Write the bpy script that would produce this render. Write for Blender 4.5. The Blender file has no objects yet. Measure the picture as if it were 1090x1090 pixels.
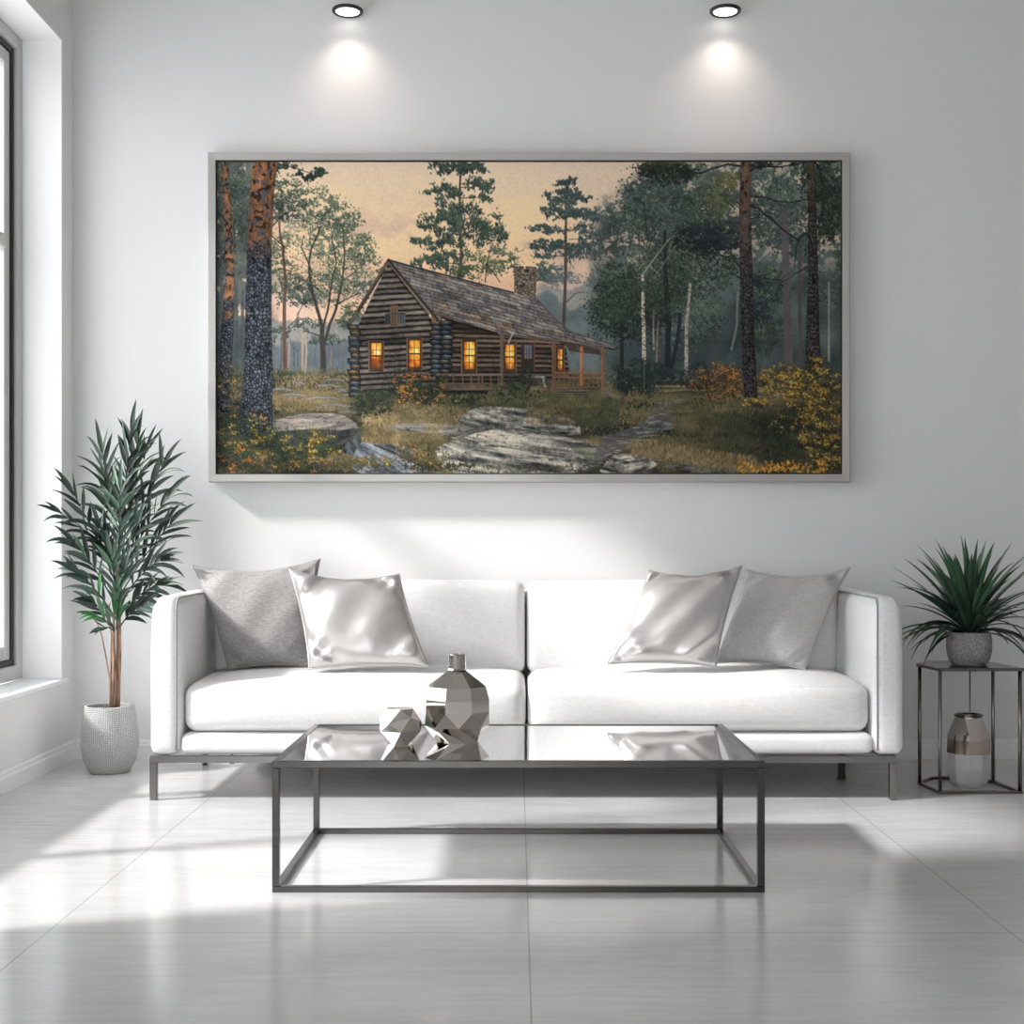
# ---------------------------------------------------------------- the painting's pigment, brushed procedurally with numpy
import numpy as np
PS = 1.5                                   # samples per unit of the canvas grid
PX0, PY0, PX1, PY1 = 229.0, 168.0, 897.0, 506.0
def paint_canvas():
    rg = np.random.default_rng(7)
    W = int((PX1-PX0)*PS); H = int((PY1-PY0)*PS)
    img = np.zeros((H, W, 3))
    YY, XX = np.mgrid[0:H, 0:W]
    XX = XX/PS + PX0 + .5/PS; YY = YY/PS + PY0 + .5/PS
    def C(*c): return np.array(c, float)/255.
    def vnoise(X, Y, sx, sy, seed, octv=4):
        r = np.random.default_rng(seed); out = np.zeros_like(X); a = 1; tot = 0
        for o in range(octv):
            t = r.random((256, 256)); u = X/sx*2**o + 37.3*o; v = Y/sy*2**o + 11.7*o
            i = np.floor(u).astype(int); j = np.floor(v).astype(int); fu = u-i; fv = v-j
            fu = fu*fu*(3-2*fu); fv = fv*fv*(3-2*fv)
            g = lambda p, q: t[q & 255, p & 255]
            out += a*((g(i,j)*(1-fu)+g(i+1,j)*fu)*(1-fv)+(g(i,j+1)*(1-fu)+g(i+1,j+1)*fu)*fv)
            tot += a; a *= .55
        return out/tot
    def vor(X, Y, cw, ch, seed):
        r = np.random.default_rng(seed); jx = r.random((128,128)); jy = r.random((128,128)); cid = r.random((128,128))
        u = X/cw; v = Y/ch; i = np.floor(u).astype(int); j = np.floor(v).astype(int)
        f1 = np.full(X.shape, 9.); f2 = np.full(X.shape, 9.); idv = np.zeros(X.shape)
        for di in (-1,0,1):
            for dj in (-1,0,1):
                a, b = i+di, j+dj
                d = np.hypot(u-(a+jx[b&127,a&127]), v-(b+jy[b&127,a&127]))
                n = d < f1
                f2 = np.where(n, f1, np.minimum(f2, d)); idv = np.where(n, cid[b&127,a&127], idv); f1 = np.where(n, d, f1)
        return f1, f2, idv
    def box(x0, y0, x1, y1):
        a = max(0, int((x0-PX0)*PS)-2); b = min(W, int((x1-PX0)*PS)+3)
        c = max(0, int((y0-PY0)*PS)-2); d = min(H, int((y1-PY0)*PS)+3)
        return (slice(c, max(c,d)), slice(a, max(a,b)))
    def pmask(pts, soft=.35):
        p = np.array(pts, float); s = box(p[:,0].min(), p[:,1].min(), p[:,0].max(), p[:,1].max())
        X = XX[s]; Y = YY[s]; m = np.zeros(X.shape)
        if X.size == 0: return s, m
        sub = ((-.25,-.25),(.25,-.25),(-.25,.25),(.25,.25))
        for ox, oy in sub:
            ins = np.zeros(X.shape, bool); n = len(p); xx = X+ox/PS; yy = Y+oy/PS
            for k in range(n):
                x1,y1 = p[k]; x2,y2 = p[(k+1)%n]
                if y1 == y2: continue
                c = ((y1>yy)!=(y2>yy)) & (xx < (x2-x1)*(yy-y1)/(y2-y1)+x1)
                ins ^= c
            m += ins*.25
        return s, m
    def fill(pts, col, alpha=1.):
        s, m = pmask(pts); m = (m*alpha)[...,None]
        c = col(XX[s], YY[s]) if callable(col) else C(*col)
        img[s] = img[s]*(1-m) + c*m
    def seg(x1,y1,x2,y2,w1,w2,col,alpha=1.,soft=.5):
        w = max(w1,w2)
        s = box(min(x1,x2)-w, min(y1,y2)-w, max(x1,x2)+w, max(y1,y2)+w)
        X = XX[s]; Y = YY[s]
        if X.size == 0: return
        dx,dy = x2-x1,y2-y1; L = dx*dx+dy*dy+1e-9
        t = np.clip(((X-x1)*dx+(Y-y1)*dy)/L,0,1)
        d = np.hypot(X-x1-t*dx, Y-y1-t*dy); r = (w1+(w2-w1)*t)/2
        m = np.clip((r-d)/soft+.5,0,1)*alpha*np.clip(2*r/soft,0,1)
        c = C(*col); img[s] = img[s]*(1-m[...,None]) + c*m[...,None]
    def line(pts, w1, w2, col, alpha=1., jit=0):
        n = len(pts)-1; P = [list(q) for q in pts]
        for k in range(n):
            a = w1+(w2-w1)*k/n; b = w1+(w2-w1)*(k+1)/n
            if jit:
                m = [(P[k][0]+P[k+1][0])/2+rg.normal(0,jit), (P[k][1]+P[k+1][1])/2+rg.normal(0,jit)]
                seg(*P[k],*m,a,(a+b)/2,col,alpha); seg(*m,*P[k+1],(a+b)/2,b,col,alpha)
            else: seg(*P[k],*P[k+1],a,b,col,alpha)
    def dabs(x, y, col, size=1., alpha=.85, elong=1., ang=0., clip=None):
        # many little leaf dabs: an oval of about size units, painted in order
        x = np.asarray(x); y = np.asarray(y); n = len(x)
        if n == 0: return
        col = np.broadcast_to(col, (n,3)); size = np.broadcast_to(size, (n,))*PS/2; ang = np.broadcast_to(ang,(n,))
        cx = (x-PX0)*PS-.5; cy = (y-PY0)*PS-.5
        R = int(np.ceil(size.max()*max(1,elong)))+1
        ix = np.round(cx).astype(int); iy = np.round(cy).astype(int); ca,sa = np.cos(ang),np.sin(ang)
        for oy in range(-R,R+1):
            for ox in range(-R,R+1):
                px = ix+ox; py = iy+oy; ddx = px-cx; ddy = py-cy
                u = (ddx*ca+ddy*sa)/elong; v = -ddx*sa+ddy*ca
                m = np.clip((size-np.hypot(u,v))/.9+.5,0,1)*alpha
                ok = (m>.02)&(px>=0)&(px<W)&(py>=0)&(py<H)
                if not ok.any(): continue
                a, b, mm = py[ok], px[ok], m[ok][:,None]
                img[a,b] = img[a,b]*(1-mm)+col[ok]*mm
    def mixc(cols, t):
        cols = np.array(cols,float)/255.; t = np.clip(t,0,.999)*(len(cols)-1); i = t.astype(int); f = (t-i)[...,None]
        return cols[i]*(1-f)+cols[np.minimum(i+1,len(cols)-1)]*f
    def clump(cx, cy, rx, ry, n, cols, size=1.3, subs=10, alpha=.8, elong=1.4, spread=.27, ang=None):
        # leaves gathered in sub clusters, light on top of each cluster, dark under it
        th = rg.random(subs)*6.283; rr = np.sqrt(rg.random(subs))*.85
        sx = cx+np.cos(th)*rr*rx; sy = cy+np.sin(th)*rr*ry; o = np.argsort(sy); sx=sx[o]; sy=sy[o]
        k = rg.integers(0,subs,n); gx = rg.normal(0,1,n)*spread; gy = rg.normal(0,1,n)*spread*.75
        x = sx[k]+gx*rx; y = sy[k]+gy*ry
        keep = vnoise(x[None],y[None],5.5,4.5,int(cx*7+cy)%997,3)[0] > .44
        gx=gx[keep]; gy=gy[keep]; x=x[keep]; y=y[keep]; n=len(x)
        if n == 0: return
        t = .47-gy*.55/spread*.6+rg.normal(0,.23,n)
        col = mixc(cols, t); o = np.argsort(t+rg.normal(0,.2,n))
        an = rg.random(n)*3.14 if ang is None else ang+rg.normal(0,.35,n)
        dabs(x[o],y[o],col[o],size*.95*(.6+.7*rg.random(n)),alpha,elong,an)
    def shade(s, m, c):
        img[s] = img[s]*(1-m[...,None])+c*m[...,None]
    sm = lambda a,b,t: np.clip((t-a)/(b-a),0,1)**2*(3-2*np.clip((t-a)/(b-a),0,1))

    # --- sky
    sky = mixc([(221,199,174),(228,200,164),(229,196,155),(222,180,148),(205,170,150)], (YY-168)/190)
    cl = vnoise(XX,YY,60,34,3); m = (sm(.5,.66,cl)*sm(190,270,YY)*.7)[...,None]
    sky = sky*(1-m)+C(203,171,153)*m
    m = (sm(.52,.68,vnoise(XX+300,YY,50,22,5))*sm(175,210,YY)*.45)[...,None]; sky = sky*(1-m)+C(238,208,160)*m
    m = (sm(560,640,XX)*.35)[...,None]; sky = sky*(1-m)+C(205,185,170)*m
    img[:] = sky+(rg.random((H,W,1))-.5)*.035
    # --- far misty woods
    def farwood(yline, amp, sx, seed, ca, cb, a0=1., xm=None):
        h = yline+amp*(vnoise(XX,0*YY,sx,1,seed,5)-.5)*2+6*(vnoise(XX,YY,7,7,seed+1,2)-.5)
        m = sm(-2,3,YY-h)*a0
        if xm is not None: m = m*xm
        n = vnoise(XX,YY,12,16,seed+2,5)
        shade((slice(None),slice(None)), m, mixc([ca,cb], n*1.3-.15))
    farwood(302,16,30,11,(125,132,132),(150,152,146),.8,sm(545,590,XX))
    farwood(318,22,34,21,(92,107,112),(120,131,130),.95,sm(548,585,XX))
    farwood(340,14,30,31,(112,120,124),(140,142,138),.85,1-sm(405,440,XX))
    farwood(362,10,30,41,(78,92,102),(108,120,126),.9,1-sm(395,440,XX))
    # tall wood on the right
    n1 = vnoise(XX,YY,34,30,51,5)
    edge = 640+ (YY-190)*-.15 + 26*(vnoise(XX,YY,40,30,52,5)-.5)*2
    top = np.where(XX<700, 215-(XX-640)*.75, 166)
    m = sm(0,26,XX-edge)*sm(-8,14,YY-top+20*(vnoise(XX,YY,16,16,53,4)-.5))*.95
    hole = sm(.5,.6,.55*vnoise(XX,YY,16,14,54,4)+.45*vnoise(XX,YY,4,4,55,3))*(1-sm(255,310,YY))
    shade((slice(None),slice(None)), m*(1-.75*hole), mixc([(48,60,62),(66,82,78),(86,104,98),(112,126,118)], n1*1.5-.25))
    # mist pockets, right
    for cx,cy,rx,ry,a in ((835,330,34,60,.5),(885,320,14,60,.5),(770,340,16,50,.45),(745,350,30,26,.35),(640,330,30,40,.5),(660,375,60,22,.25),(840,290,20,26,.35)):
        d = np.hypot((XX-cx)/rx,(YY-cy)/ry); shade((slice(None),slice(None)), (1-sm(0,1.15,d))*a*.75, C(104,122,126))
    m = sm(640,690,XX)*sm(330,392,YY)*(1-sm(405,425,YY))*.6*(.5+vnoise(XX,YY,14,20,310,4)); shade((slice(None),slice(None)), np.clip(m,0,.85), C(44,56,62))
    # foliage masses right
    G1 = [(34,46,44),(56,74,62),(84,104,84),(120,136,104)]
    G2 = [(42,58,60),(66,86,82),(96,116,104),(128,144,126)]
    G3 = [(26,36,38),(42,56,50),(64,82,60),(96,112,70)]
    for cx,cy,rx,ry,n,g in ((690,215,30,34,1500,G2),(668,232,24,26,700,G2),(720,235,34,40,1800,G2),(757,215,26,34,1200,G1),(745,262,40,30,1800,G1),
                            (700,285,44,34,2200,G1),(655,300,20,30,900,G3),(672,330,36,34,2200,G3),(655,325,26,26,1200,G3),(735,300,40,30,1600,G1),
                            (760,255,34,22,1600,[(24,32,40),(38,48,50),(56,68,62)]),(820,205,26,34,1400,G2),(845,240,26,30,1200,G2),(818,300,22,18,700,G1),
                            (880,190,24,34,1600,G3),(885,230,18,24,900,G3),(875,300,18,20,300,G2),(812,345,20,22,800,G1),(740,345,30,22,900,G2),(722,365,24,18,500,G2),
                            (704,180,26,12,800,G3),(668,192,10,8,0,G3),(712,178,26,10,600,G3),(775,190,16,10,260,[(90,95,50),(140,135,70),(90,100,60)]),(766,210,14,16,300,[(80,92,60),(130,132,74)])):
        clump(cx+2,cy+3,rx*1.05,ry*1.05,int(n*.9),[tuple(q*.85 for q in c) for c in g[:3]],1.9,16,.75); clump(cx,cy,rx,ry,n,g,1.45,16)
    clump(760,250,32,14,1500,[(22,28,38),(34,42,48),(50,60,60)],1.6,12)
    clump(810,330,16,14,500,[(30,42,52),(46,60,66)],1.5,6); clump(805,305,14,12,400,[(30,40,54),(44,56,66)],1.5,6)
    # --- back-left deciduous & pine foliage
    GL = [(38,56,50),(62,86,68),(92,114,84),(128,142,104)]
    GD = [(30,44,46),(46,64,60),(66,88,74),(96,112,84)]
    # distant trunks left
    for x,y0,y1,w,c in ((250,300,392,5,(98,84,84)),(257,310,394,4,(88,78,82)),(306,352,391,2.4,(160,136,112)),(321,348,396,2.6,(170,146,118)),(324,350,398,2,(176,150,122)),(352,372,396,1.6,(140,115,100)),
                        (312,370,390,1.5,(70,84,92)),(316,372,390,1.2,(70,84,92)),(335,370,392,1.4,(80,90,98)),(360,372,398,1.2,(90,98,104)),(365,370,398,1,(90,98,104)),(298,360,392,1.6,(80,90,96))):
        line([(x,y0),(x+rg.normal(0,.6),(y0+y1)/2),(x,y1)],w*.8,w,c,.9)
    m = (1-sm(258,300,XX+14*(vnoise(XX,YY,14,14,300,4)-.5)*2))*.85*sm(.3,.5,vnoise(XX,YY,7,9,301,4)+.12)*(1-sm(395,410,YY)); shade((slice(None),slice(None)), m, mixc([(40,50,54),(62,76,76),(84,98,90)],vnoise(XX,YY,9,12,302,4)))
    for cx,cy,rx,ry,n,g in ((240,185,14,20,900,GL),(262,200,16,18,600,GL),(243,222,18,22,1200,GD),(258,245,12,20,600,GD),(240,270,12,26,700,GD),(300,205,24,22,1000,GL),(306,222,22,14,1300,GD),
                            (330,215,26,22,1100,GL),(355,228,20,20,800,GL),(345,255,24,22,700,GL),(368,250,16,22,650,GL),(385,262,14,16,360,GL),(372,235,16,12,260,GL),
                            (300,290,20,26,900,GL),(318,310,28,18,1400,GD),(300,262,16,18,350,GL),(345,300,22,24,850,GL),(368,290,22,24,700,GL),(388,272,14,14,260,GL),(385,305,14,14,350,GL),
                            (296,355,12,8,400,GD),(328,345,16,8,350,GD),(352,362,12,6,200,GD),(375,330,12,12,350,GL),(365,345,10,10,250,GL),(336,362,8,5,120,GD),(400,285,7,14,80,GL),(405,292,5,8,60,GL)):
        clump(cx,cy,rx,ry,n,g,1.4,14)
    for cx,cy,rx,ry,n in ((345,255,36,34,1500),(330,300,34,26,1200),(375,290,26,30,900),(300,240,26,40,1100)):
        clump(cx,cy,rx,ry,n,[(96,112,102),(122,134,116),(150,154,128)],1.3,18,.5)
    clump(238,330,9,40,500,[(60,78,84),(84,102,104)],1.5,10,.6)
    B1 = (58,52,48)
    for p,w1,w2 in (([(303,403),(301.5,350),(303,300),(300,262),(296,235)],4.6,1.8),([(303,268),(290,255)],1.2,.8),([(304,350),(314,340),(318,330)],1.3,.7)):
        line(p,w1,w2,(98,72,58),1,.4)
    for p,w1,w2 in (([(343,404),(343,375),(342,350)],6.5,5),([(342,352),(337,330),(331,310),(328,285),(331,262),(340,240)],4,1.2),([(344,368),(350,345),(357,328),(362,305),(366,270),(364,240)],3.6,1),
                    ([(343,350),(348,330),(351,308),(357,280),(352,250)],2.6,.9),([(331,290),(320,262),(322,250)],1.4,.8),([(356,325),(368,318),(380,312)],1.6,.8),([(362,300),(378,288),(390,276)],1.2,.6),
                    ([(342,358),(332,355),(322,352)],1.6,.9),([(332,318),(322,322),(315,335)],1.2,.8),([(330,300),(341,310),(348,318)],.9,.7)):
        line(p,w1,w2,B1,.95,.5)
    clump(300,222,18,10,500,GD,1.4,8); clump(345,232,24,12,300,GL,1.3,10); clump(350,290,26,24,350,GL,1.3,14); clump(320,300,20,10,300,GD,1.3,8)
    # --- pines against the sky
    def pine(tr, w, layers, g, tc):
        line(tr,w*.45,w,tc,1,.3)
        for x,y,rx,ry,n in layers:
            x0 = tr[0][0] if abs(x-tr[0][0])<abs(x-tr[-1][0]) else tr[-1][0]
            seg(x0,y+rx*.18,x,y+1,1.1,.5,tc,.9)
            k = max(3,int(rx/3)); bx = x+np.linspace(-1,1,k)*rx*.8; by = y+np.abs(np.linspace(-1,1,k))*ry*.2+rg.normal(0,ry*.25,k)
            for a,b in zip(bx,by):
                clump(a,b,rx/k*1.9,ry*.8,int(n/k),g,1.5,4,.9,1.9,.42,ang=-1.2 if a>x0 else 1.2)
    PG = [(34,48,56),(48,66,64),(70,92,72),(98,118,80)]
    PB = [(44,62,72),(58,80,86),(80,102,100)]
    pine([(490,170),(489,200),(489,240),(491,270),(487,298)],4,[(485,176,27,8,900),(500,176,13,8,350),(470,197,13,7,340),(462,201,8,4,120),(508,196,12,8,420),(520,193,7,4,110),(478,205,14,6,260),(512,208,8,4,120),(489,220,24,9,750),
        (470,232,22,8,560),(458,241,15,6,260),(487,232,20,9,500),(519,236,16,11,560),(524,247,14,9,420),(448,255,14,4,200),(468,256,24,7,560),(482,246,18,7,330),(505,250,14,9,330),(455,277,17,5,320),(476,270,20,8,420),(478,281,20,8,420)],PG,(92,70,60))
    clump(510,280,22,14,600,[(60,84,58),(86,112,66),(116,134,84)],1.3,12); clump(536,268,16,12,450,GL,1.3,10); clump(497,290,14,8,300,[(50,78,50),(80,110,60)],1.3,8); clump(530,286,24,10,420,GL,1.3,10)
    line([(516,300),(518,280),(522,262)],1.2,.7,B1); line([(532,300),(524,288),(518,280)],1,.7,B1)
    pine([(606,186),(603,215),(602,250),(602,290),(600,345)],3.6,[(600,192,7,4,110),(608,190,5,6,90),(603,203,14,5,260),(594,208,12,5,220),(614,208,11,5,200),(600,214,12,5,200),(590,222,12,4,200),(598,227,18,6,420),(616,225,14,6,300),(625,228,9,6,200),
        (577,242,12,4,220),(590,244,10,4,130),(626,242,13,6,300),(575,262,11,5,220),(585,258,16,5,300),(598,262,14,5,240),(622,262,16,8,460),(614,270,18,7,400),(582,270,10,4,140),(632,252,10,7,240)],[(44,62,68),(62,84,82),(84,108,98)],(96,78,68))
    clump(585,288,18,14,900,[(52,70,72),(74,96,90),(96,116,102)],1.5,12); clump(600,300,26,12,500,[(86,104,104),(108,124,120)],1.5,10,.6); clump(634,285,10,26,400,[(80,98,104),(104,120,118)],1.4,8,.6); clump(640,235,8,26,300,PB,1.3,8,.6)
    line([(602,240),(602,290),(600,345)],2.6,3.2,(84,74,70),1,.3); line([(602,322),(612,312),(622,310)],1.4,.8,(84,78,76))
    # --- right wood trunks, far
    for p,w1,w2,c in (([(836,225),(838,300),(840,392)],7,9.5,(92,86,92)),([(852,250),(853,384)],3,4,(82,74,72)),([(709,300),(712,345),(711,398)],5,6.5,(34,38,42)),([(724,335),(722,360),(714,396)],4,4,(36,40,44)),([(730,350),(724,352),(722,362)],1.5,3,(50,48,48)),
                    ([(708,245),(709,300)],3,5,(40,46,48)),([(662,345),(662,392)],3,4.5,(40,42,40)),([(883,300),(883,384)],1.6,2.2,(150,140,128)),([(762,346),(760,388)],2.4,3,(80,70,66)),([(786,310),(785,345),(779,372)],1.8,2.4,(132,130,122)),
                    ([(819,345),(819,380)],4,4,(70,66,66)),([(700,352),(702,390)],3,4,(86,74,64)),([(680,240),(681,262),(676,235)],1,1,(80,74,68)),([(686,215),(689,250)],1.4,2,(56,56,54)),([(704,232),(690,250),(690,256)],1.2,1.5,(56,56,54))):
        line(p,w1,w2,c,.95,.4)
    def birch(pts,w,c=(196,184,162)):
        line(pts,w*.7,w,c,1,.3)
        for k in range(len(pts)-1):
            L = np.hypot(pts[k+1][0]-pts[k][0],pts[k+1][1]-pts[k][1]); n = int(L*.9); t = rg.random(n)
            x = pts[k][0]+(pts[k+1][0]-pts[k][0])*t+rg.normal(0,w*.3,n); y = pts[k][1]+(pts[k+1][1]-pts[k][1])*t
            dabs(x,y,mixc([(60,56,52),(120,104,88)],rg.random(n)),1.,.75,1.5)
    birch([(684,292),(684.5,320),(685.5,350),(686,392)],4); birch([(696,330),(696,372)],2,(150,146,136)); birch([(735,302),(731,345),(730.5,398)],4,(172,160,146)); birch([(701,340),(699,385)],2,(140,132,120))
    line([(684,292),(694,278),(706,262),(714,252)],1.8,.9,(150,144,134)); line([(692,282),(700,290),(720,260)],.9,.7,(140,134,124)); birch([(738,292),(740,270)],1.6,(130,128,120))
    clump(672,320,30,26,700,G3,1.4,16); clump(746,330,20,12,900,[(48,66,60),(80,106,84),(116,138,108)],1.3,10); clump(700,325,22,20,500,G3,1.3,10); clump(685,300,22,12,500,G1,1.3,10)
    # --- ground
    gy = 398+4*(vnoise(XX,0*YY,50,1,61,3)-.5)*2-np.where(XX<400,2,0)+np.where(XX>640,8,0)
    m = sm(-2,3,YY-gy)
    n = vnoise(XX,YY,26,7,62,5); n2 = vnoise(XX,YY,60,14,63,4)
    gcol = mixc([(34,38,32),(62,62,44),(98,88,60),(146,126,84)], n*1.5-.3+(n2-.5)*1.1)
    shade((slice(None),slice(None)), m, gcol)
    def grass(x0,y0,x1,y1,n,cols,L=3.,seed=0,lean=0.):
        x = rg.uniform(x0,x1,n); y = rg.uniform(y0,y1,n); o = np.argsort(y); x=x[o]; y=y[o]
        t = vnoise(x[None],y[None],16,8,seed+70,3)[0]*1.2-.1+rg.normal(0,.15,n)
        dabs(x,y,mixc(cols,t),.9,.75,L,1.57+lean+rg.normal(0,.35,n))
    GR = [(50,54,36),(84,82,50),(122,106,66),(158,134,86)]
    GY = [(96,80,48),(140,116,72),(176,148,100),(200,172,122)]
    grass(231,392,895,504,15000,GR,2.4,1)
    grass(292,400,372,438,2200,[(96,86,52),(146,124,78),(168,142,92)],2,2)
    grass(395,432,500,470,2600,[(92,80,50),(134,114,72),(164,138,92)],3,3,.3)
    grass(384,440,425,480,900,GY,3,3,.2)
    for x,y,w in ((300,414,20),(312,420,26),(318,407,12),(350,410,26),(356,404,20),(345,424,30),(358,431,36),(368,438,20),(376,420,24),(362,415,14)):
        for k in range(3): line([(x-w/2+rg.normal(0,2),y+k*1.2),(x,y-1+k*1.3),(x+w/2,y+1+k)],1.3,.8,(150,150,150) if k%2 else (96,100,104),.75,.6)
    # light path and clearing on the right
    for x,y,w,c in ((705,412,60,(170,156,128)),(690,416,40,(120,108,78)),(730,416,44,(150,136,112)),(720,405,50,(104,106,82)),(760,422,40,(128,112,76)),(840,420,30,(150,150,150)),(800,424,34,(110,112,112))):
        line([(x-w/2,y+1),(x,y-.5),(x+w/2,y)],1.6,1.2,c,.8,.5)
    clump(330,397,40,4,900,[(70,74,50),(104,100,66),(140,126,88)],1.2,16); clump(300,400,14,5,300,[(48,56,42),(84,86,56)],1.2,6); clump(368,400,14,5,300,[(50,60,46),(92,94,62)],1.2,6)
    clump(270,398,40,5,500,[(44,52,40),(76,80,54)],1.2,12)
    # --- rocks
    def rock(pts, seed, cols, ang=-.2, dark=.5, sx=26, sy=3.2):
        s, mm = pmask(pts); X = XX[s]; Y = YY[s]; p = np.array(pts); 
        u = X*np.cos(ang)+Y*np.sin(ang); v = -X*np.sin(ang)+Y*np.cos(ang); cy = p[:,1].min(); hh = p[:,1].max()-cy
        bend = 10*((X-p[:,0].mean())/max(1,np.ptp(p[:,0])))**2*2
        nn = vnoise(u,v+bend,sx,sy,seed,4); gr = vnoise(X,Y,3,3,seed+1,2)
        t = nn*1.5-.25+(gr-.5)*.35-dark*(Y-cy)/hh*.45+.12
        c = mixc(cols,t); crack = .8*sm(.03,.0,np.abs(vnoise(u,v+bend,34,5,seed+2,3)-.47))
        c = c*(1-.65*crack[...,None]); shade(s,mm,c)
    RK = [(40,44,46),(84,86,84),(136,132,122),(184,176,160),(206,196,176)]
    RS = [(38,44,52),(80,88,98),(128,136,144),(170,174,178)]
    # boulder left
    rock([(287,450),(307,443.5),(328,440.5),(352,440.6),(366,443.5),(375,449),(382,457),(361,460),(330,458),(300,461),(287,462)],81,[(66,66,68),(116,110,106),(150,138,128),(176,160,146)],-.12,.1,30,4)
    rock([(287,461),(330,457.5),(361,459),(378,456.5),(365,478),(350,484),(287,478)],82,[(34,40,42),(60,66,66),(92,94,90)],0,.6,8,6)
    rock([(382,456.5),(384,478),(374,485),(361,483)],83,[(36,42,48),(66,74,80),(104,110,112)],1.2,.3,6,4)
    seg(361,481,381,457,.8,.8,(30,32,34),.8)
    rock([(378,480),(384,472),(400,474),(424,485),(446,496),(459,503),(420,506),(384,506),(372,498)],84,RS,.42,.5,30,5)
    rock([(400,474),(412,474),(440,480),(455,492),(457,499),(430,487)],85,[(30,36,44),(66,74,84),(130,136,142)],.35,.4,16,3)
    line([(398,475),(420,484),(440,494),(458,502)],1.6,1.4,(40,40,34),.9,.5)
    rock([(409,458),(428,451),(452,451),(480,454),(524,456),(505,463),(483,468),(462,462),(432,461)],86,[(66,68,66),(120,116,108),(166,154,138)],-.05,.3,30,3)
    rock([(486,450),(494,441),(505,435.5),(516,433),(543,434.5),(579,439),(606,446),(618,456),(618,464),(604,465),(579,460),(543,456.5),(505,457)],87,RK,.16,.7,18,4)
    rock([(462,480),(469,475),(488,468),(507,462),(528,457.5),(545,456),(579,461),(615,469),(636,476),(652,483),(640,491),(622,497),(612,506),(486,506),(470,498)],88,RK,.14,.35,40,4.2)
    fill([(600,470),(636,478),(650,484),(628,492),(612,482)],(74,80,50),.45)
    rock([(636,506),(645,493),(655,485),(676,484),(692,488),(700,496),(690,503),(700,506)],89,RK,-.1,.5,14,3)
    grass(470,496,640,505,500,[(52,56,34),(96,92,56)],2,5); grass(452,452,470,462,200,GY,2,6)
    # --- stream
    st = [(724,426,22),(712,431,26),(704,437,22),(704,446,34),(694,456,46),(668,464,52),(656,472,46),(648,480,30),(640,488,16),(630,497,16),(618,503,18)]
    for k in range(len(st)-1):
        for q in range(7):
            t = q/7; x = st[k][0]*(1-t)+st[k+1][0]*t; y = st[k][1]*(1-t)+st[k+1][1]*t; w = st[k][2]*(1-t)+st[k+1][2]*t
            a_=rg.normal(0,.06)*w; seg(x-w*.40+a_,y,x+w*.40+a_,y+.6,1.6,1.2,(92,90,92),.7)
            for _ in range(2):
                a = x+rg.uniform(-.5,.35)*w; b = y+rg.normal(0,.9); seg(a,b,a+w*rg.uniform(.1,.3),b+rg.normal(0,.5),.9,.5,[(176,172,174),(150,146,148),(198,194,194),(52,50,52),(96,84,70)][rg.integers(5)],.7)
    rock([(676,455),(684,449),(704,449),(718,452),(716,458),(690,459)],90,[(50,56,54),(92,98,96),(140,140,132)],0,.4,9,2.4)
    for k in range(60):
        x = rg.uniform(690,745); y = 489+(x-690)*.12+rg.uniform(-3,8); seg(x,y,x+rg.uniform(4,12),y+1,1.1,.8,[(96,98,116),(130,130,142),(66,60,62),(110,84,66)][rg.integers(4)],.8)
    grass(690,420,790,440,1500,[(70,72,46),(112,100,62),(146,126,82)],2,7); grass(720,440,800,462,1600,[(56,62,42),(96,90,56),(128,112,74)],2.2,8)
    grass(760,440,850,490,2600,[(34,42,32),(52,60,42),(80,84,52)],2,9); grass(700,466,780,478,900,[(60,62,42),(110,100,64)],2,10)
    x = rg.uniform(672,806,2600); y = 474+(x-672)*.14+rg.uniform(-5,12,2600); o = np.argsort(y)
    dabs(x[o],y[o],mixc(GY,rg.random(2600)*.9)*.92,.9,.8,4.,1.57+rg.normal(0,.25,2600))
    grass(560,418,690,452,2400,[(72,70,44),(120,104,62),(160,132,80)],2.4,11); grass(612,425,660,455,900,[(50,60,42),(78,84,54)],3,12)
    clump(630,446,26,10,900,[(44,54,40),(66,74,48),(90,92,60)],1.2,10); clump(838,452,34,18,1200,[(30,38,32),(48,58,42)],1.4,14)
    grass(735,497,790,505,260,[(96,104,70),(150,150,120)],1.5,13)
    # --- cabin
    def logs(X, Y, h, off, slope, seed, cols):
        v = (Y-off-slope*(X-470)+1.1*(vnoise(X,Y,40,9,seed+4,2)-.5))/h; i = np.floor(v).astype(int); f = v-i
        r = np.random.default_rng(seed).random(256)[i & 255]
        n = vnoise(X,Y,14,1.4,seed,3)
        t = (np.sin(np.clip(f*1.1,0,1)*np.pi)**.7)*(.55+.5*r)*.9+(n-.5)*.5-.2*f+.05
        t = np.where(f>.8,t*.18,t)+(vnoise(X,Y,3,2,seed+9,2)-.5)*.25
        return mixc(cols,t)
    LG = [(14,14,18),(42,38,38),(84,75,68),(124,110,96),(156,140,120)]
    LW = [(18,14,14),(54,42,36),(98,78,62),(140,114,92)]
    fill([(381,345),(413,279),(463,345),(463,420),(381,420)], lambda X,Y: logs(X,Y,6.0,280,-.06,101,LG))
    fill([(476,340),(600,352),(607,404),(476,410)], lambda X,Y: logs(X,Y,5.2,282,.012,102,LW))
    fill([(476,340),(600,350),(600,362),(530,358),(476,350)],(24,18,18),.6)
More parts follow.
